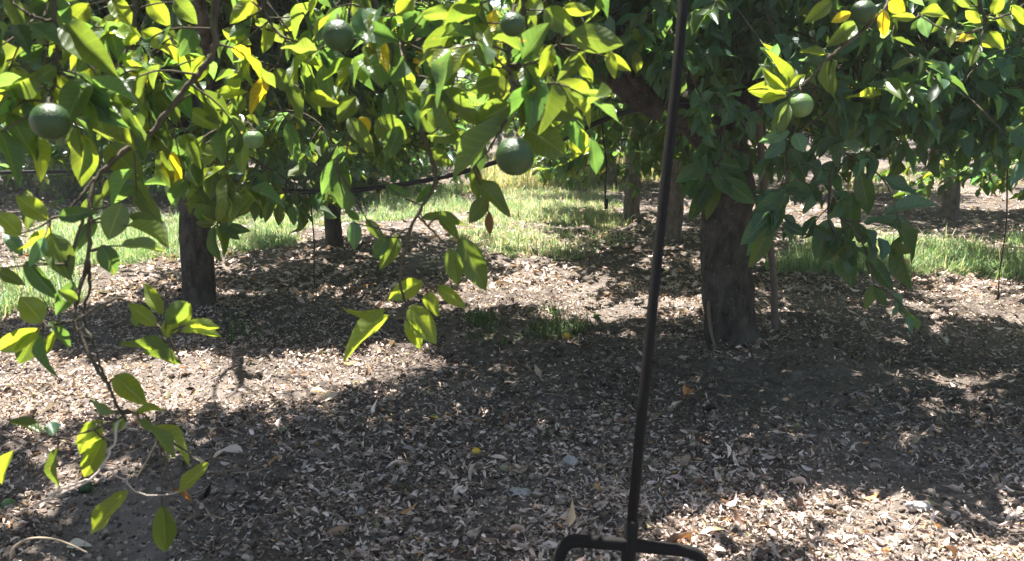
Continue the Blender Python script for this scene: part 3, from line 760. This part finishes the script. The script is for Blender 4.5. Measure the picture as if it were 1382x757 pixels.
# ---------- free standing copies of three far tree kinds
def far_kind(seed, lod, ncl, size, mat, tr=.085, h=.95, lean=0.1, cz=1.5, skirt=.35, bark=None):
    rng = np.random.default_rng(seed)
    root = thing('orange_tree', '', 'tree')
    mb = MB(); sp = trunk_part(mb, [(0, 0, -.08), (.02, 0, .3), (lean * .6, .02, .65), (lean, 0, h)], tr, tr * .9, seed, .2, 18, 30, .09)
    limbs(mb, rng, sp[-3], [(math.cos(a) * 1.0, math.sin(a) * 1.0, 1.9 + .5 * math.sin(a * 3)) for a in np.arange(5) * 1.256 + seed] + [(0, 0, 2.5)], tr * .6)
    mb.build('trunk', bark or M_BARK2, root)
    keep = lambda p: p[:, 2] > skirt + (.45 if skirt > .1 else .18) * vnoise2(p[:, 0] * 1.6 + seed, p[:, 1] * 1.6, seed) * (np.hypot(p[:, 0], p[:, 1]) > .3) + np.where(np.hypot(p[:, 0], p[:, 1]) < .6, .45 * (skirt > .1), 0)
    crown_part(root, rng, np.array([0, 0, cz]), (1.32, 1.32, 1.4) if lod == 1 else (1.5, 1.5, 1.5), 60 if lod == 1 else 110, ncl, 8, size, MID, lod, mat, keep, lod == 1, .6, -1)
    return root
def copy_thing(root, loc, rz, s, label, group):
    c = root.copy(); COL.objects.link(c); c.location = loc; c.rotation_euler = (0, 0, rz); c.scale = (s, s, s)
    c['label'] = label; c['group'] = group
    for ch in root.children:
        d = ch.copy(); COL.objects.link(d); d.parent = c
        for g in ch.children:
            e = g.copy(); COL.objects.link(e); e.parent = d
    return c
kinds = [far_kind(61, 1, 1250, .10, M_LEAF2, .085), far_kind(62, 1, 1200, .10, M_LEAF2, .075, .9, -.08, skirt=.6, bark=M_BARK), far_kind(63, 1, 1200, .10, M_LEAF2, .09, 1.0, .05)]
fkinds = [far_kind(64, 2, 1150, .12, M_LEAF2, .09, cz=1.2, skirt=.0), far_kind(65, 2, 1100, .12, M_LEAF2, .085, .9, -.06, cz=1.15, skirt=.0)]
used = set()
def plant(kind, x, y, rz, s, label, group='orange trees in the rows behind'):
    loc = (x, y, gz(x, y))
    if id(kind) not in used:
        used.add(id(kind)); kind.location = loc; kind.rotation_euler = (0, 0, rz); kind.scale = (s, s, s); kind['label'] = label; kind['group'] = group
        return kind
    return copy_thing(kind, loc, rz, s, label, group)
g1 = G(905, 340); plant(kinds[0], g1[0], g1[1], 1.0, .96, 'orange tree whose trunk shows just behind the digging fork shaft')
g1 = G(452, 338); plant(kinds[1], g1[0], g1[1], 2.2, .92, 'slim trunked orange tree behind the black pipe, left of the sunlit grass')
g1 = G(850, 298); plant(kinds[2], g1[0], g1[1], .4, .9, 'pale trunked orange tree in glare haze between grass patch and fork shaft')
g1 = G(1282, 290); plant(kinds[0], g1[0], g1[1], 3.9, 1.0, 'orange tree with grey trunk beyond the grass at far right')
plant(kinds[1], 4.0, 3.3, 2.0, 1.05, 'orange tree just past the right edge, low boughs beside the black drop tube')
plant(kinds[2], -4.75, 5.6, 4.0, 1.05, 'orange tree at the left edge with low boughs behind the hanging branch')
plant(kinds[2], 4.2, 6.1, 5.2, 1.0, 'bushy orange tree behind the right hand hanging bough')
plant(kinds[2], 6.6, 8.7, 1.7, 1.0, 'dark low bush shaped orange tree at the right edge behind grey trunk')
rr = np.random.default_rng(77); q = 0
for xx, yy, lab in ((-5.3, 10.4, 'far left orange tree with foliage down to the ground behind the big green orange'), (-3.4, 10.6, 'full skirted orange tree behind the left trunk, foliage down to the grass'), (-7.6, 10.8, 'low leafy orange tree at left margin behind the bright young leaves')):
    plant(fkinds[q % 2], xx, yy, rr.random() * 6.28, 1.0, lab); q += 1
for yy in (11.6, 14.6, 18.2, 22.5, 28, 35):
    nn = int((yy * .62 + 2.2) / 3.3)
    for kx in range(-nn, nn + 1):
        xx = kx * 3.3 + .9 + rr.normal() * .25
        if yy < 15 and -.9 < xx < .9: continue
        kd = fkinds[q % 2] if xx < -.8 or yy > 25 else kinds[q % 3]
        plant(kd, xx, yy + rr.normal() * .25, rr.random() * 6.28, rr.uniform(.95, 1.15),
              'distant orange tree whose dark crown merges into the foliage of the rear rows', 'distant orange trees merging into one backdrop'); q += 1

# ---------- tree the camera stands under: overhanging boughs at left and top
rng = np.random.default_rng(91)
base3 = np.array([-2.3, 1.0, gz(-2.3, 1.0)])
TF = thing('orange_tree', 'overhanging orange tree whose sunlit boughs hang in close at left and top', 'tree', base3)
def W3(*p): return np.array(p, float) - base3
mb = MB()
sp = trunk_part(mb, [(0, 0, -.06), (.02, .02, .5), (.08, .05, 1.0), (.12, .05, 1.35)], .12, .11, 23, .25, 26, 40, .09)
s0 = P(292, -20, 1.62); s1 = P(500, -30, 1.62); s2 = P(705, -30, 1.5); s3 = P(72, -30, 1.4)
for tgt, rr0 in ((s0, .05), (s1, .05), (s2, .055), (s3, .04), (np.array([-3.2, .2, 2.8]), .05), (np.array([-1.0, -.6, 2.9]), .05), (np.array([-2.4, 2.6, 2.9]), .045)):
    t_ = tgt - base3; a = sp[-4]
    mb.tube(smooth_path([a, a + (t_ - a) * .35 + [0, 0, .38], a + (t_ - a) * .75 + [0, 0, .26], t_], 24), np.linspace(rr0, .008, 24), 12, rough=.08, seed=3)
mb.build('trunk', M_BARK, TF)
def keep_fore(p):
    X, Y, Z = (p + base3).T
    infr = (Y > .2) & (np.abs(X) < .62 * Y + .35)
    sx = X - S[0] / S[2] * (Z - 1.35); sy = Y - S[1] / S[2] * (Z - 1.35)      # gap that lets the sun on to the low boughs
    gap = (sx > -1.45) & (sx < .75) & (sy > .8) & (sy < 2.25)
    return (Z > np.where(infr, 1.50 + .125 * Y, 1.0)) & ~gap & (X < .75 - .12 * Y) & open_sky(p + base3)
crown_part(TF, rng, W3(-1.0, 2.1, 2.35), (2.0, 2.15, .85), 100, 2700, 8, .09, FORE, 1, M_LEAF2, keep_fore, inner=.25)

FILL_T = [('m', 5), ('y', 1.6), ('d', 4), ('Y', .2)]
# main left bough
build_branch(TF, [([(292, -20, 1.62), (289, 30, 1.62), (290, 62, 1.62), (272, 95, 1.61), (245, 125, 1.6), (205, 178, 1.58), (168, 203, 1.56), (128, 245, 1.52), (120, 300, 1.5), (120, 345, 1.5), (105, 400, 1.48), (101, 430, 1.47), (118, 475, 1.46), (146, 520, 1.45), (157, 546, 1.45), (172, 568, 1.45)], .0068, .0023),
                  ([(120, 340, 1.5), (121, 385, 1.5), (113, 430, 1.5), (128, 470, 1.48), (143, 515, 1.46)], .003, .0022),
                  ([(112, 292, 1.5), (98, 335, 1.5), (86, 358, 1.49)], .003, .002),
                  ([(104, 432, 1.47), (140, 412, 1.48), (170, 405, 1.5), (225, 452, 1.5)], .0028, .0018),
                  ([(102, 432, 1.47), (75, 438, 1.46), (52, 445, 1.45)], .0025, .0016),
                  ([(128, 240, 1.52), (100, 275, 1.5), (66, 298, 1.48)], .003, .0018),
                  ([(165, 555, 1.45), (195, 560, 1.46), (215, 590, 1.47)], .0025, .0015),
                  ([(168, 562, 1.45), (110, 585, 1.44), (70, 590, 1.42)], .0022, .0014)],
             [(65, 297, 20, 264, 27, 'y'), (28, 318, -6, 286, 28, 'y'), (70, 305, 22, 341, 15, 'y'), (36, 256, 38, 312, 19, 'p'), (68, 314, 95, 379, 37, 'm'), (35, 352, 70, 404, 22, 'd'),
              (-8, 362, 33, 384, 18, 'm'), (57, 436, 26, 400, 34, 'y'), (55, 443, -6, 476, 27, 'y'), (50, 447, 25, 493, 29, 'm'), (58, 450, 58, 507, 13, 'd'), (76, 445, 62, 480, 13, 'y'),
              (100, 380, 75, 426, 22, 'd'), (165, 274, 146, 324, 35, 'p'), (137, 330, 156, 371, 27, 'd'), (172, 290, 243, 329, 25, 'm'), (172, 304, 232, 327, 14, 'y'), (163, 332, 227, 334, 17, 'p'),
              (78, 292, 127, 285, 22, 'd'), (220, 425, 196, 383, 19, 'y'), (211, 440, 173, 409, 21, 'y'), (222, 438, 256, 404, 27, 'm'), (222, 456, 238, 424, 22, 'y'), (238, 438, 257, 409, 23, 'y'),
              (244, 448, 301, 448, 15, 'y'), (250, 438, 298, 440, 15, 'y'), (187, 441, 184, 418, 18, 'p'), (238, 477, 162, 461, 17, 'm'), (247, 491, 188, 479, 13, 'm'),
              (155, 506, 197, 545, 31, 'y'), (183, 560, 224, 543, 11, 'y'), (140, 567, 101, 600, 19, 'y'), (132, 567, 108, 612, 29, 'y'), (141, 590, 112, 647, 27, 'y'), (186, 566, 242, 618, 15, 'm'),
              (206, 575, 263, 612, 15, 'y'), (57, 585, 10, 562, 16, 'm'), (73, 588, 67, 565, 19, 'b'), (79, 604, 64, 663, 12, 'm'), (18, 608, -4, 657, 20, 'y'), (282, 624, 243, 665, 19, 'y'),
              (173, 662, 128, 720, 24, 'y'), (219, 681, 223, 750, 30, 'm'), (156, 556, 118, 540, 12, 'p'), (170, 560, 152, 585, 14, 'm'), (30, 345, 2, 300, 20, 'b'), (60, 320, 40, 360, 18, 'b'),
              (110, 290, 140, 262, 22, 'm'), (92, 455, 60, 430, 15, 'm'), (70, 440, 98, 470, 14, 'd'), (105, 405, 78, 392, 16, 'm'), (130, 300, 100, 335, 18, 'd'),
              (232, 660, 262, 676, 8, 'o')],
             rng, 1.48, [(.02, .16, 6, 5, .072, FILL_T, .1, .13)],
             dead=[([(160, 566, 1.45), (152, 600, 1.44), (139, 627, 1.43), (121, 648, 1.42), (80, 668, 1.41), (46, 682, 1.40)], .0024, .0016), ([(122, 647, 1.42), (95, 655, 1.41), (70, 668, 1.40), (50, 678, 1.38)], .0018, .001),
                   ([(180, 560, 1.45), (240, 600, 1.47), (276, 628, 1.48)], .0012, .0008), ([(138, 628, 1.43), (165, 645, 1.44), (195, 668, 1.45), (240, 664, 1.46), (250, 655, 1.47)], .0013, .0009)], conn=.17)
# twig with the big orange at far left
build_branch(TF, [([(72, -30, 1.4), (74, 20, 1.4), (79, 67, 1.4), (73, 110, 1.4), (68, 139, 1.4)], .004, .0022), ([(76, 30, 1.4), (40, 20, 1.4), (10, -4, 1.4)], .003, .0018), ([(78, 50, 1.4), (115, 80, 1.42), (140, 120, 1.44)], .003, .0016)],
             [(87, 33, 154, 99, 42, 'm'), (54, 37, 12, 3, 27, 'm'), (55, 93, -4, 137, 26, 'm'), (48, 181, 57, 243, 23, 'y'), (89, 116, 153, 166, 32, 'd'), (20, 90, 52, 143, 24, 'y'), (70, 70, 100, 30, 22, 'y'),
              (76, 90, 46, 110, 20, 'm'), (80, 100, 88, 150, 24, 'y'), (0, 175, 28, 243, 24, 'd'), (0, 60, -20, 110, 26, 'm'), (60, 60, 26, 84, 18, 'd'), (10, -5, 30, 40, 22, 'm')], rng, 1.4,
             [(.1, .9, 8, 5, .08, FILL_T, .1, .12)], conn=.2)
hang_orange(TF, 68, 164, 1.30, 26, P(69, 136, 1.36), None, 8)
build_branch(TF, [([(183, -30, 1.7), (179, 40, 1.7), (163, 85, 1.68), (150, 112, 1.68), (135, 136, 1.67)], .005, .002), ([(172, 60, 1.7), (200, 66, 1.7), (215, 100, 1.7)], .003, .0016)],
             [(205, 118, 168, 62, 46, 'y'), (135, 48, 165, 18, 22, 'y'), (190, 48, 140, 45, 27, 'y'), (232, 60, 185, 40, 27, 'y'), (260, 38, 245, 72, 30, 'd'), (276, 75, 262, 112, 22, 'y'), (148, 193, 191, 244, 42, 'm'),
              (222, 200, 240, 251, 25, 'Y'), (255, 148, 288, 173, 22, 'y'), (215, 205, 232, 255, 22, 'm'), (200, 165, 178, 205, 26, 'y'), (160, 150, 130, 190, 24, 'm'), (210, 120, 240, 160, 30, 'm'), (180, 110, 205, 150, 30, 'y'),
              (120, 5, 90, 40, 26, 'y'), (150, 0, 175, 30, 26, 'y'), (200, 0, 228, 34, 26, 'y'), (235, 0, 262, 28, 26, 'm'), (130, 80, 108, 112, 22, 'y'), (160, 235, 138, 268, 16, 'm'), (250, 240, 225, 280, 18, 'd'),
              (250, 180, 270, 225, 22, 'm')], rng, 1.7,
             [(.0, 1, 8, 6, .08, FILL_T, .1, .16)], conn=.22)
# second bough: top, left of centre
build_branch(TF, [([(357, -30, 1.8), (357, 11, 1.8), (380, 48, 1.78), (436, 67, 1.75)], .005, .002), ([(385, 50, 1.78), (372, 90, 1.8), (345, 110, 1.8)], .003, .0015), ([(357, -30, 1.8), (410, -40, 1.75), (445, -25, 1.7), (450, 20, 1.7), (456, 32, 1.7)], .003, .002)],
             [(366, 103, 332, 148, 19, 'Y'), (325, 55, 322, 102, 19, 'p'), (355, 72, 362, 26, 18, 'y'), (310, 100, 318, 142, 18, 'd'), (390, 107, 406, 163, 20, 'm'), (417, 127, 458, 141, 21, 'y'), (300, 40, 340, 60, 20, 'y'),
              (405, 20, 375, 40, 22, 'y'), (395, 62, 430, 88, 20, 'y'), (340, 0, 312, 30, 22, 'y'), (420, 10, 445, 52, 20, 'd'), (388, 165, 400, 215, 20, 'd'), (285, 160, 316, 186, 14, 'p'), (346, 112, 352, 160, 20, 'd'),
              (372, 92, 395, 128, 24, 'm'), (330, 130, 306, 160, 20, 'm'), (440, 70, 470, 100, 26, 'd'), (300, 120, 286, 160, 20, 'y')], rng, 1.8,
             [(.0, 1, 8, 5, .075, FILL_T, .1, .16)], conn=.24)
hang_orange(TF, 457, 48, 1.42, 22, P(456, 22, 1.45), None, 9)
# central hanging bough
build_branch(TF, [([(500, -30, 1.62), (515, 40, 1.62), (542, 60, 1.62), (553, 130, 1.6), (576, 196, 1.58), (588, 238, 1.57), (580, 262, 1.56), (557, 303, 1.55), (541, 364, 1.54), (543, 399, 1.54), (550, 412, 1.54)], .0065, .002),
                  ([(524, 20, 1.62), (530, 100, 1.62), (540, 170, 1.6)], .004, .002), ([(562, 290, 1.55), (592, 320, 1.56), (620, 350, 1.57)], .0022, .0014), ([(542, 364, 1.54), (570, 380, 1.54), (592, 394, 1.55)], .002, .0014),
                  ([(500, -30, 1.62), (475, -10, 1.65), (468, 80, 1.66), (474, 150, 1.64), (468, 200, 1.62), (452, 222, 1.6)], .003, .0014), ([(550, 408, 1.54), (535, 428, 1.54)], .0015, .001)],
             [(490, 56, 487, 8, 29, 'b'), (556, 46, 601, 14, 30, 'd'), (568, 22, 632, 15, 22, 'm'), (478, 105, 496, 85, 28, 'y'), (497, 180, 484, 154, 20, 'Y'), (508, 160, 549, 193, 40, 'm'), (594, 36, 636, 34, 15, 'p'),
              (590, 290, 622, 322, 16, 'm'), (622, 320, 656, 393, 35, 'm'), (607, 334, 618, 386, 25, 'm'), (572, 378, 523, 405, 26, 'y'), (553, 412, 588, 463, 34, 'y'), (549, 430, 568, 471, 21, 'y'), (575, 395, 591, 426, 20, 'y'),
              (590, 385, 629, 416, 19, 'y'), (526, 426, 456, 471, 24, 'y'), (521, 415, 464, 433, 13, 'y'), (538, 318, 513, 363, 23, 'm'), (523, 318, 505, 349, 20, 'd'), (494, 296, 518, 323, 15, 'm'), (478, 298, 478, 336, 20, 'b'),
              (468, 284, 486, 297, 11, 'd'), (472, 258, 468, 286, 17, 'd'), (568, 295, 630, 299, 15, 'm'), (455, 215, 435, 262, 24, 'd'), (460, 220, 462, 282, 26, 'd'), (448, 225, 475, 250, 22, 'm'),
              (530, 90, 560, 125, 30, 'd'), (548, 110, 520, 160, 34, 'd'), (555, 140, 590, 180, 32, 'm'), (535, 20, 560, -6, 24, 'y'), (500, 20, 470, 40, 22, 'm'), (520, 60, 545, 90, 26, 'd'), (480, 130, 456, 165, 26, 'm'),
              (470, 160, 500, 200, 24, 'm'), (540, 170, 520, 215, 24, 'd'), (580, 200, 610, 225, 20, 'm'), (520, 250, 555, 265, 14, 'd'), (590, 250, 560, 275, 14, 'd')], rng, 1.58,
             [(.0, .13, 12, 5, .075, FILL_T, .1, .17)], conn=.2)
# right of centre bough with the big hanging orange
build_branch(TF, [([(705, -30, 1.5), (704, 20, 1.5), (687, 67, 1.48), (690, 110, 1.46), (692, 148, 1.44), (699, 187, 1.43)], .0055, .0022), ([(690, 90, 1.48), (720, 84, 1.48), (752, 60, 1.5)], .003, .0016), ([(692, 150, 1.44), (660, 200, 1.44), (640, 225, 1.44)], .0026, .0014),
                  ([(705, -30, 1.5), (670, -36, 1.55), (640, -20, 1.6), (620, 40, 1.6), (610, 110, 1.58), (600, 160, 1.56)], .004, .0018), ([(705, -30, 1.5), (745, -34, 1.6), (770, -15, 1.7), (790, 40, 1.7), (812, 70, 1.7)], .004, .0016)],
             [(590, 115, 633, 79, 30, 'm'), (598, 121, 639, 153, 32, 'm'), (590, 125, 606, 193, 19, 'm'), (576, 183, 631, 186, 14, 'm'), (690, 140, 638, 166, 37, 'm'), (692, 163, 604, 230, 32, 'p'), (683, 108, 632, 123, 23, 'm'),
              (700, 98, 753, 84, 25, 'm'), (707, 126, 784, 160, 42, 'm'), (709, 172, 762, 209, 46, 'm'), (657, 48, 668, 14, 18, 'Y'), (640, 222, 645, 271, 18, 'm'), (642, 240, 690, 292, 24, 'm'), (657, 266, 634, 301, 24, 'm'),
              (660, 285, 661, 318, 12, 'o'), (735, 12, 775, 45, 32, 'm'), (768, 46, 841, 60, 38, 'm'), (822, 67, 830, 107, 15, 'y'), (800, 111, 782, 70, 14, 'y'), (652, 190, 640, 240, 22, 'd'), (668, 60, 690, 22, 20, 'y'),
              (640, 30, 672, 70, 22, 'y'), (690, 110, 716, 140, 14, 'd'), (745, 60, 730, 105, 20, 'y'), (705, 20, 740, -5, 24, 'y'), (760, 10, 800, 16, 18, 'y'), (790, 70, 752, 110, 22, 'm'), (815, 75, 850, 95, 18, 'y'),
              (630, 0, 600, 40, 22, 'y'), (660, 90, 640, 60, 22, 'p'), (610, 60, 650, 100, 22, 'y'), (720, 130, 700, 170, 16, 'm')], rng, 1.5,
             [(.0, .2, 10, 5, .085, FILL_T, .1, .15), (.6, .95, 10, 5, .075, FILL_T, .0, .16)], conn=.2)
hang_orange(TF, 695, 211, 1.34, 27, P(699, 182, 1.42), None, 10)
hang_orange(TF, 692, 33, 1.34, 17, P(698, 8, 1.4), None, 11)
hang_orange(TF, 342, 188, 1.5, 13, P(330, 165, 1.52), M_FRUIT2, 12)
# spiky leaf rosette in front of the left trunk
build_branch(TF, [([(262, 105, 1.62), (300, 180, 1.9), (298, 250, 2.1), (293, 302, 2.15)], .004, .002)],
             [(293, 300, 254, 268, 13, 'm'), (293, 300, 302, 262, 14, 'y'), (296, 300, 333, 253, 17, 'm'), (296, 302, 342, 277, 16, 'y'), (293, 302, 312, 268, 15, 'y'), (290, 304, 289, 356, 15, 'd'), (290, 300, 268, 250, 15, 'm'),
              (296, 304, 325, 324, 15, 'd'), (297, 303, 338, 312, 15, 'd'), (291, 302, 273, 262, 13, 'y'), (292, 304, 305, 345, 14, 'm'), (290, 303, 262, 300, 12, 'm')], rng, 2.15,
             [(.3, .8, 8, 6, .08, [('d', 3), ('m', 3)], .3, .16)], conn=.2)

# ================================================================== IRRIGATION
pp = [P(-160, 236, 5.3), P(60, 232, 5.1), P(215, 232, 4.75), P(290, 243, 4.7), P(380, 257, 4.65), P(460, 258, 4.55), P(545, 248, 4.45), P(610, 236, 4.4), P(690, 212, 4.3), P(765, 186, 4.2), P(800, 168, 4.15), P(850, 150, 4.1),
      P(930, 138, 3.9), P(1050, 128, 3.75), P(1200, 150, 3.9), P(1360, 178, 4.2), P(1560, 178, 4.2)]
mb = MB(); mb.tube(smooth_path(pp, 120), .0125, 10)
tag(mb.build('irrigation_pipe', M_PIPE), 'black plastic irrigation pipe strung at head height from tree to tree', 'pipe')
def drop(top, bot, label, emit):
    o = thing('drop_tube', label, 'irrigation tube', bot, 'thin black drop tubes hanging from the irrigation pipe')
    mb = MB(); L = top - bot
    mid = L * .5 + np.array([.012, -.01, 0])
    mb.tube(smooth_path([L, L * .8 + [.004, 0, 0], mid, L * .2, [0, 0, .01]], 24), .0042, 7); mb.build('tube', M_PIPE, o)
    e = MB()
    if emit == 'ring':
        a = np.linspace(0, 5.6, 22); e.tube(np.stack([np.cos(a) * .018 + .012, np.sin(a) * .018, .014 + .004 * np.sin(a * 2)], -1), .0035, 7)
    else:
        e.tube([(0, 0, .05), (0, 0, .03), (0, 0, .02), (0, 0, 0)], [.006, .0105, .0105, .007], 10)
    e.build('emitter', M_PIPE, o)
def lo(px, py):
    b = G(px, py); b[2] = gz(b[0], b[1]) + .012; return b
b = lo(425, 388); drop(P(418, 256, 4.62), b, 'thin black tube left of centre ending in a small ring on the ground', 'ring')
b = P(818, 282, 4.16); drop(P(812, 164, 4.14), b, 'short thin black tube hanging in the air left of the fork shaft', 'tip')
b = lo(1347, 402); drop(P(1362, 179, 4.2), b, 'long thin black tube at far right reaching the sunlit ground', 'tip')
# stake
b = G(1047, 456); b[2] = gz(b[0], b[1]); dS = 4.0
mb = MB(); top = P(1024, 148, 4.0) - b
mb.tube(smooth_path([(0, 0, -.05), top * .3 + [.008, 0, 0], top * .62 - [.006, 0, 0], top], 20), np.linspace(.018, .016, 20), 10, rough=.12, seed=4)
o = mb.build('stake', M_STAKE); o.location = b
tag(o, 'slim weathered wooden stake standing just right of the thick trunk', 'stake')

# ================================================================== DIGGING FORK
fb = P(850, 735, 1.60)
ax = nrm(P(921, 0, 1.66) - fb)                              # shaft direction
foot = np.array([fb[0], fb[1], gz(fb[0], fb[1])])
FK = thing('digging_fork', 'dark steel digging fork standing upright in the clods, long thin shaft in front', 'garden fork', foot)
ac = nrm(RGT - ax * np.dot(RGT, ax)); an = np.cross(ac, ax)
def K(a, b, c=0.0): return fb - foot + ac * a + ax * b + an * c
mb = MB(); mb.tube([K(0, -.01), K(-.001, .3), K(.0, .6), K(.003, .9), K(.002, 1.15), K(0, 1.30)], [.0100, .0102, .0099, .0102, .0104, .0104], 16, rough=.03); mb.build('shaft', M_STEEL, FK)
mb = MB(); mb.tube([K(0, .045), K(0, .04), K(0, -.03), K(0, -.034)], [.0110, .0125, .0140, .0125], 16, rough=.03); mb.build('socket', M_STEEL, FK)
mb = MB()
w0 = .132
bar = [K(-w0 + .004, -.10), K(-w0 + .003, -.055), K(-w0 + .004, -.034), K(-w0 + .011, -.014), K(-w0 + .03, -.004), K(-.05, -.002), K(0, 0), K(.05, .0), K(w0 - .035, .0), K(w0 - .006, -.004), K(w0 + .008, -.018), K(w0 + .022, -.048), K(w0 + .036, -.10)]
mb.tube(smooth_path(bar, 70), .0105, 16, rough=.03, sharp=.85); mb.build('crossbar', M_STEEL, FK)
zf = -(fb[2] - foot[2]) - .05
for a0, a1, b0 in ((-w0 + .002, -w0 - .002, -.09), (0, .0, -.03), (w0 + .034, w0 + .055, -.09)):
    mb = MB(); s = K(a0, b0); e = K(a1, b0); L = (s[2] - zf) / ax[2]
    e = K(a1, b0 - L); m1 = K((a0 + a1) / 2, b0 - L * .5, .012)
    sp = smooth_path([s, m1, e], 16); mb.tube(sp, np.concatenate([np.linspace(.0098, .0085, 12), [.0075, .006, .004, .0015]]), 10, rough=.03); mb.build('tine', M_STEEL, FK)
mb = MB(); mb.tube([K(-.055, 1.31), K(-.03, 1.312), K(.03, 1.312), K(.055, 1.31)], [.013, .0155, .0155, .013], 14); mb.build('handle', M_STAKE, FK)

# ================================================================== LOOSE THINGS ON THE GROUND
def stone(px, py, rpx, flat, label, seed):
    c = G(px, py); r_ = rpx / F * np.linalg.norm(c - CAM); v, f = rock_templates(3, 1, seed)[0]
    v = v * np.array([1.0, .8, flat]) * r_; v = v + (vnoise2(v[:, 0] * 90, v[:, 1] * 90 + v[:, 2] * 70, seed)[:, None] - .5) * r_ * .18
    o = link('stone', make_mesh('stone', v, np.zeros((0, 4), int), None, None, True, f), M_STONE); o.location = (c[0], c[1], gz(c[0], c[1]) + r_ * flat * .35)
    tag(o, label, 'stone')
stone(699, 683, 19, .5, 'largest pale flat stone on the grey clods, left of the fork', 71)
stone(768, 640, 15, .8, 'rounded grey clod of earth lying upper left of the fork head', 72)
stone(889, 684, 14, .55, 'flat grey stone just right of the fork shaft', 73)
stone(1237, 702, 15, .75, 'pale rounded stone in the bottom right sunlit strip', 74)
stone(488, 710, 11, .6, 'small greyish stone in the bottom shade left of centre', 75)
def fallen(px, py, rpx, mat, label, seed):
    c = G(px, py); r_ = rpx / F * np.linalg.norm(c - CAM)
    o = thing('fallen_orange', label, 'orange', (c[0], c[1], gz(c[0], c[1]) + r_ * .85))
    p = link('fruit', fruit_mesh('fruit', r_, seed), mat, o); o.rotation_euler = (1.1, .4, seed)
    mb = MB(); mb.tube([(0, 0, r_ * .85), (0, 0, r_ * .93)], [.0035, .0022], 8); mb.build('calyx', M_TWIG, o)
fallen(765, 456, 4.5, M_RIPE, 'tiny yellow fallen orange on shaded litter below the grass', 1)
fallen(643, 632, 6.5, M_RIPE, 'yellow fallen orange lying on dark soil at bottom centre', 2)
fallen(14, 698, 7.5, M_FRUIT2, 'small green fallen orange at the bottom left corner', 3)
fallen(118, 681, 8, M_FRUIT, 'dull green fallen orange under the hanging left twig', 4)
# curved dry stem and pale leaf, bottom left
mb = MB(); pts = [(14, 752), (20, 738), (40, 727), (70, 727), (95, 735), (118, 746)]
g0 = onG(60, 750); q3 = [P(a, b_, 1.93) - g0 for a, b_ in pts]
mb.tube(smooth_path(q3, 26), np.linspace(.0032, .0020, 26), 8, c=(.38, .31, .23)); o = mb.build('dry_straw', M_LITTER); o.location = g0
tag(o, 'arched pale dry straw lying in the bottom left corner', 'straw')
def dry_leaf(px, py, ang, L, colr, label, seed):
    c = onG(px, py); rg = np.random.default_rng(seed); d = np.array([[math.cos(ang), math.sin(ang), .12]])
    me = leaf_mesh('dry_leaf', -d * L / 2, d, np.array([[.15, -.3, 1.0]]), np.array([L]), np.array([L * .5]), np.array([colr]), 0, rg)
    o = link('dry_leaf', me, M_LITTER); o.location = (c[0], c[1], c[2] + .022); tag(o, label, 'dead leaf')
dry_leaf(108, 752, .3, .06, (.62, .56, .46), 'pale grey fallen leaf at the end of the arched straw', 1)
dry_leaf(928, 536, 1.0, .085, (.52, .26, .10), 'orange brown fallen leaf right of the fork shaft in the shade', 2)
# weed seedling
rngw = np.random.default_rng(7)
g0 = onG(803, 432); W = thing('weed', 'small weed seedling with one bright leaf beside the shaded grass tuft', 'weed', g0)
mb = MB(); mb.tube(smooth_path([(0, 0, -.01), (.004, 0, .04), (.0, .0, .085)], 8), np.linspace(.0025, .0012, 8), 6); mb.build('stem', M_TWIG, W)
n = 8; a = rngw.random(n) * 6.28; hh = rngw.uniform(.03, .085, n)
me = leaf_mesh('leaves', np.stack([a * 0, a * 0, hh], -1), np.stack([np.cos(a), np.sin(a), rngw.uniform(-.1, .7, n)], -1), np.tile([0, 0, 1.0], (n, 1)), rngw.uniform(.035, .06, n), rngw.uniform(.016, .026, n), np.array([KIND['y']] * 2 + [KIND['d']] * 6), 0, rngw)
link('leaves', me, M_LEAF, W)
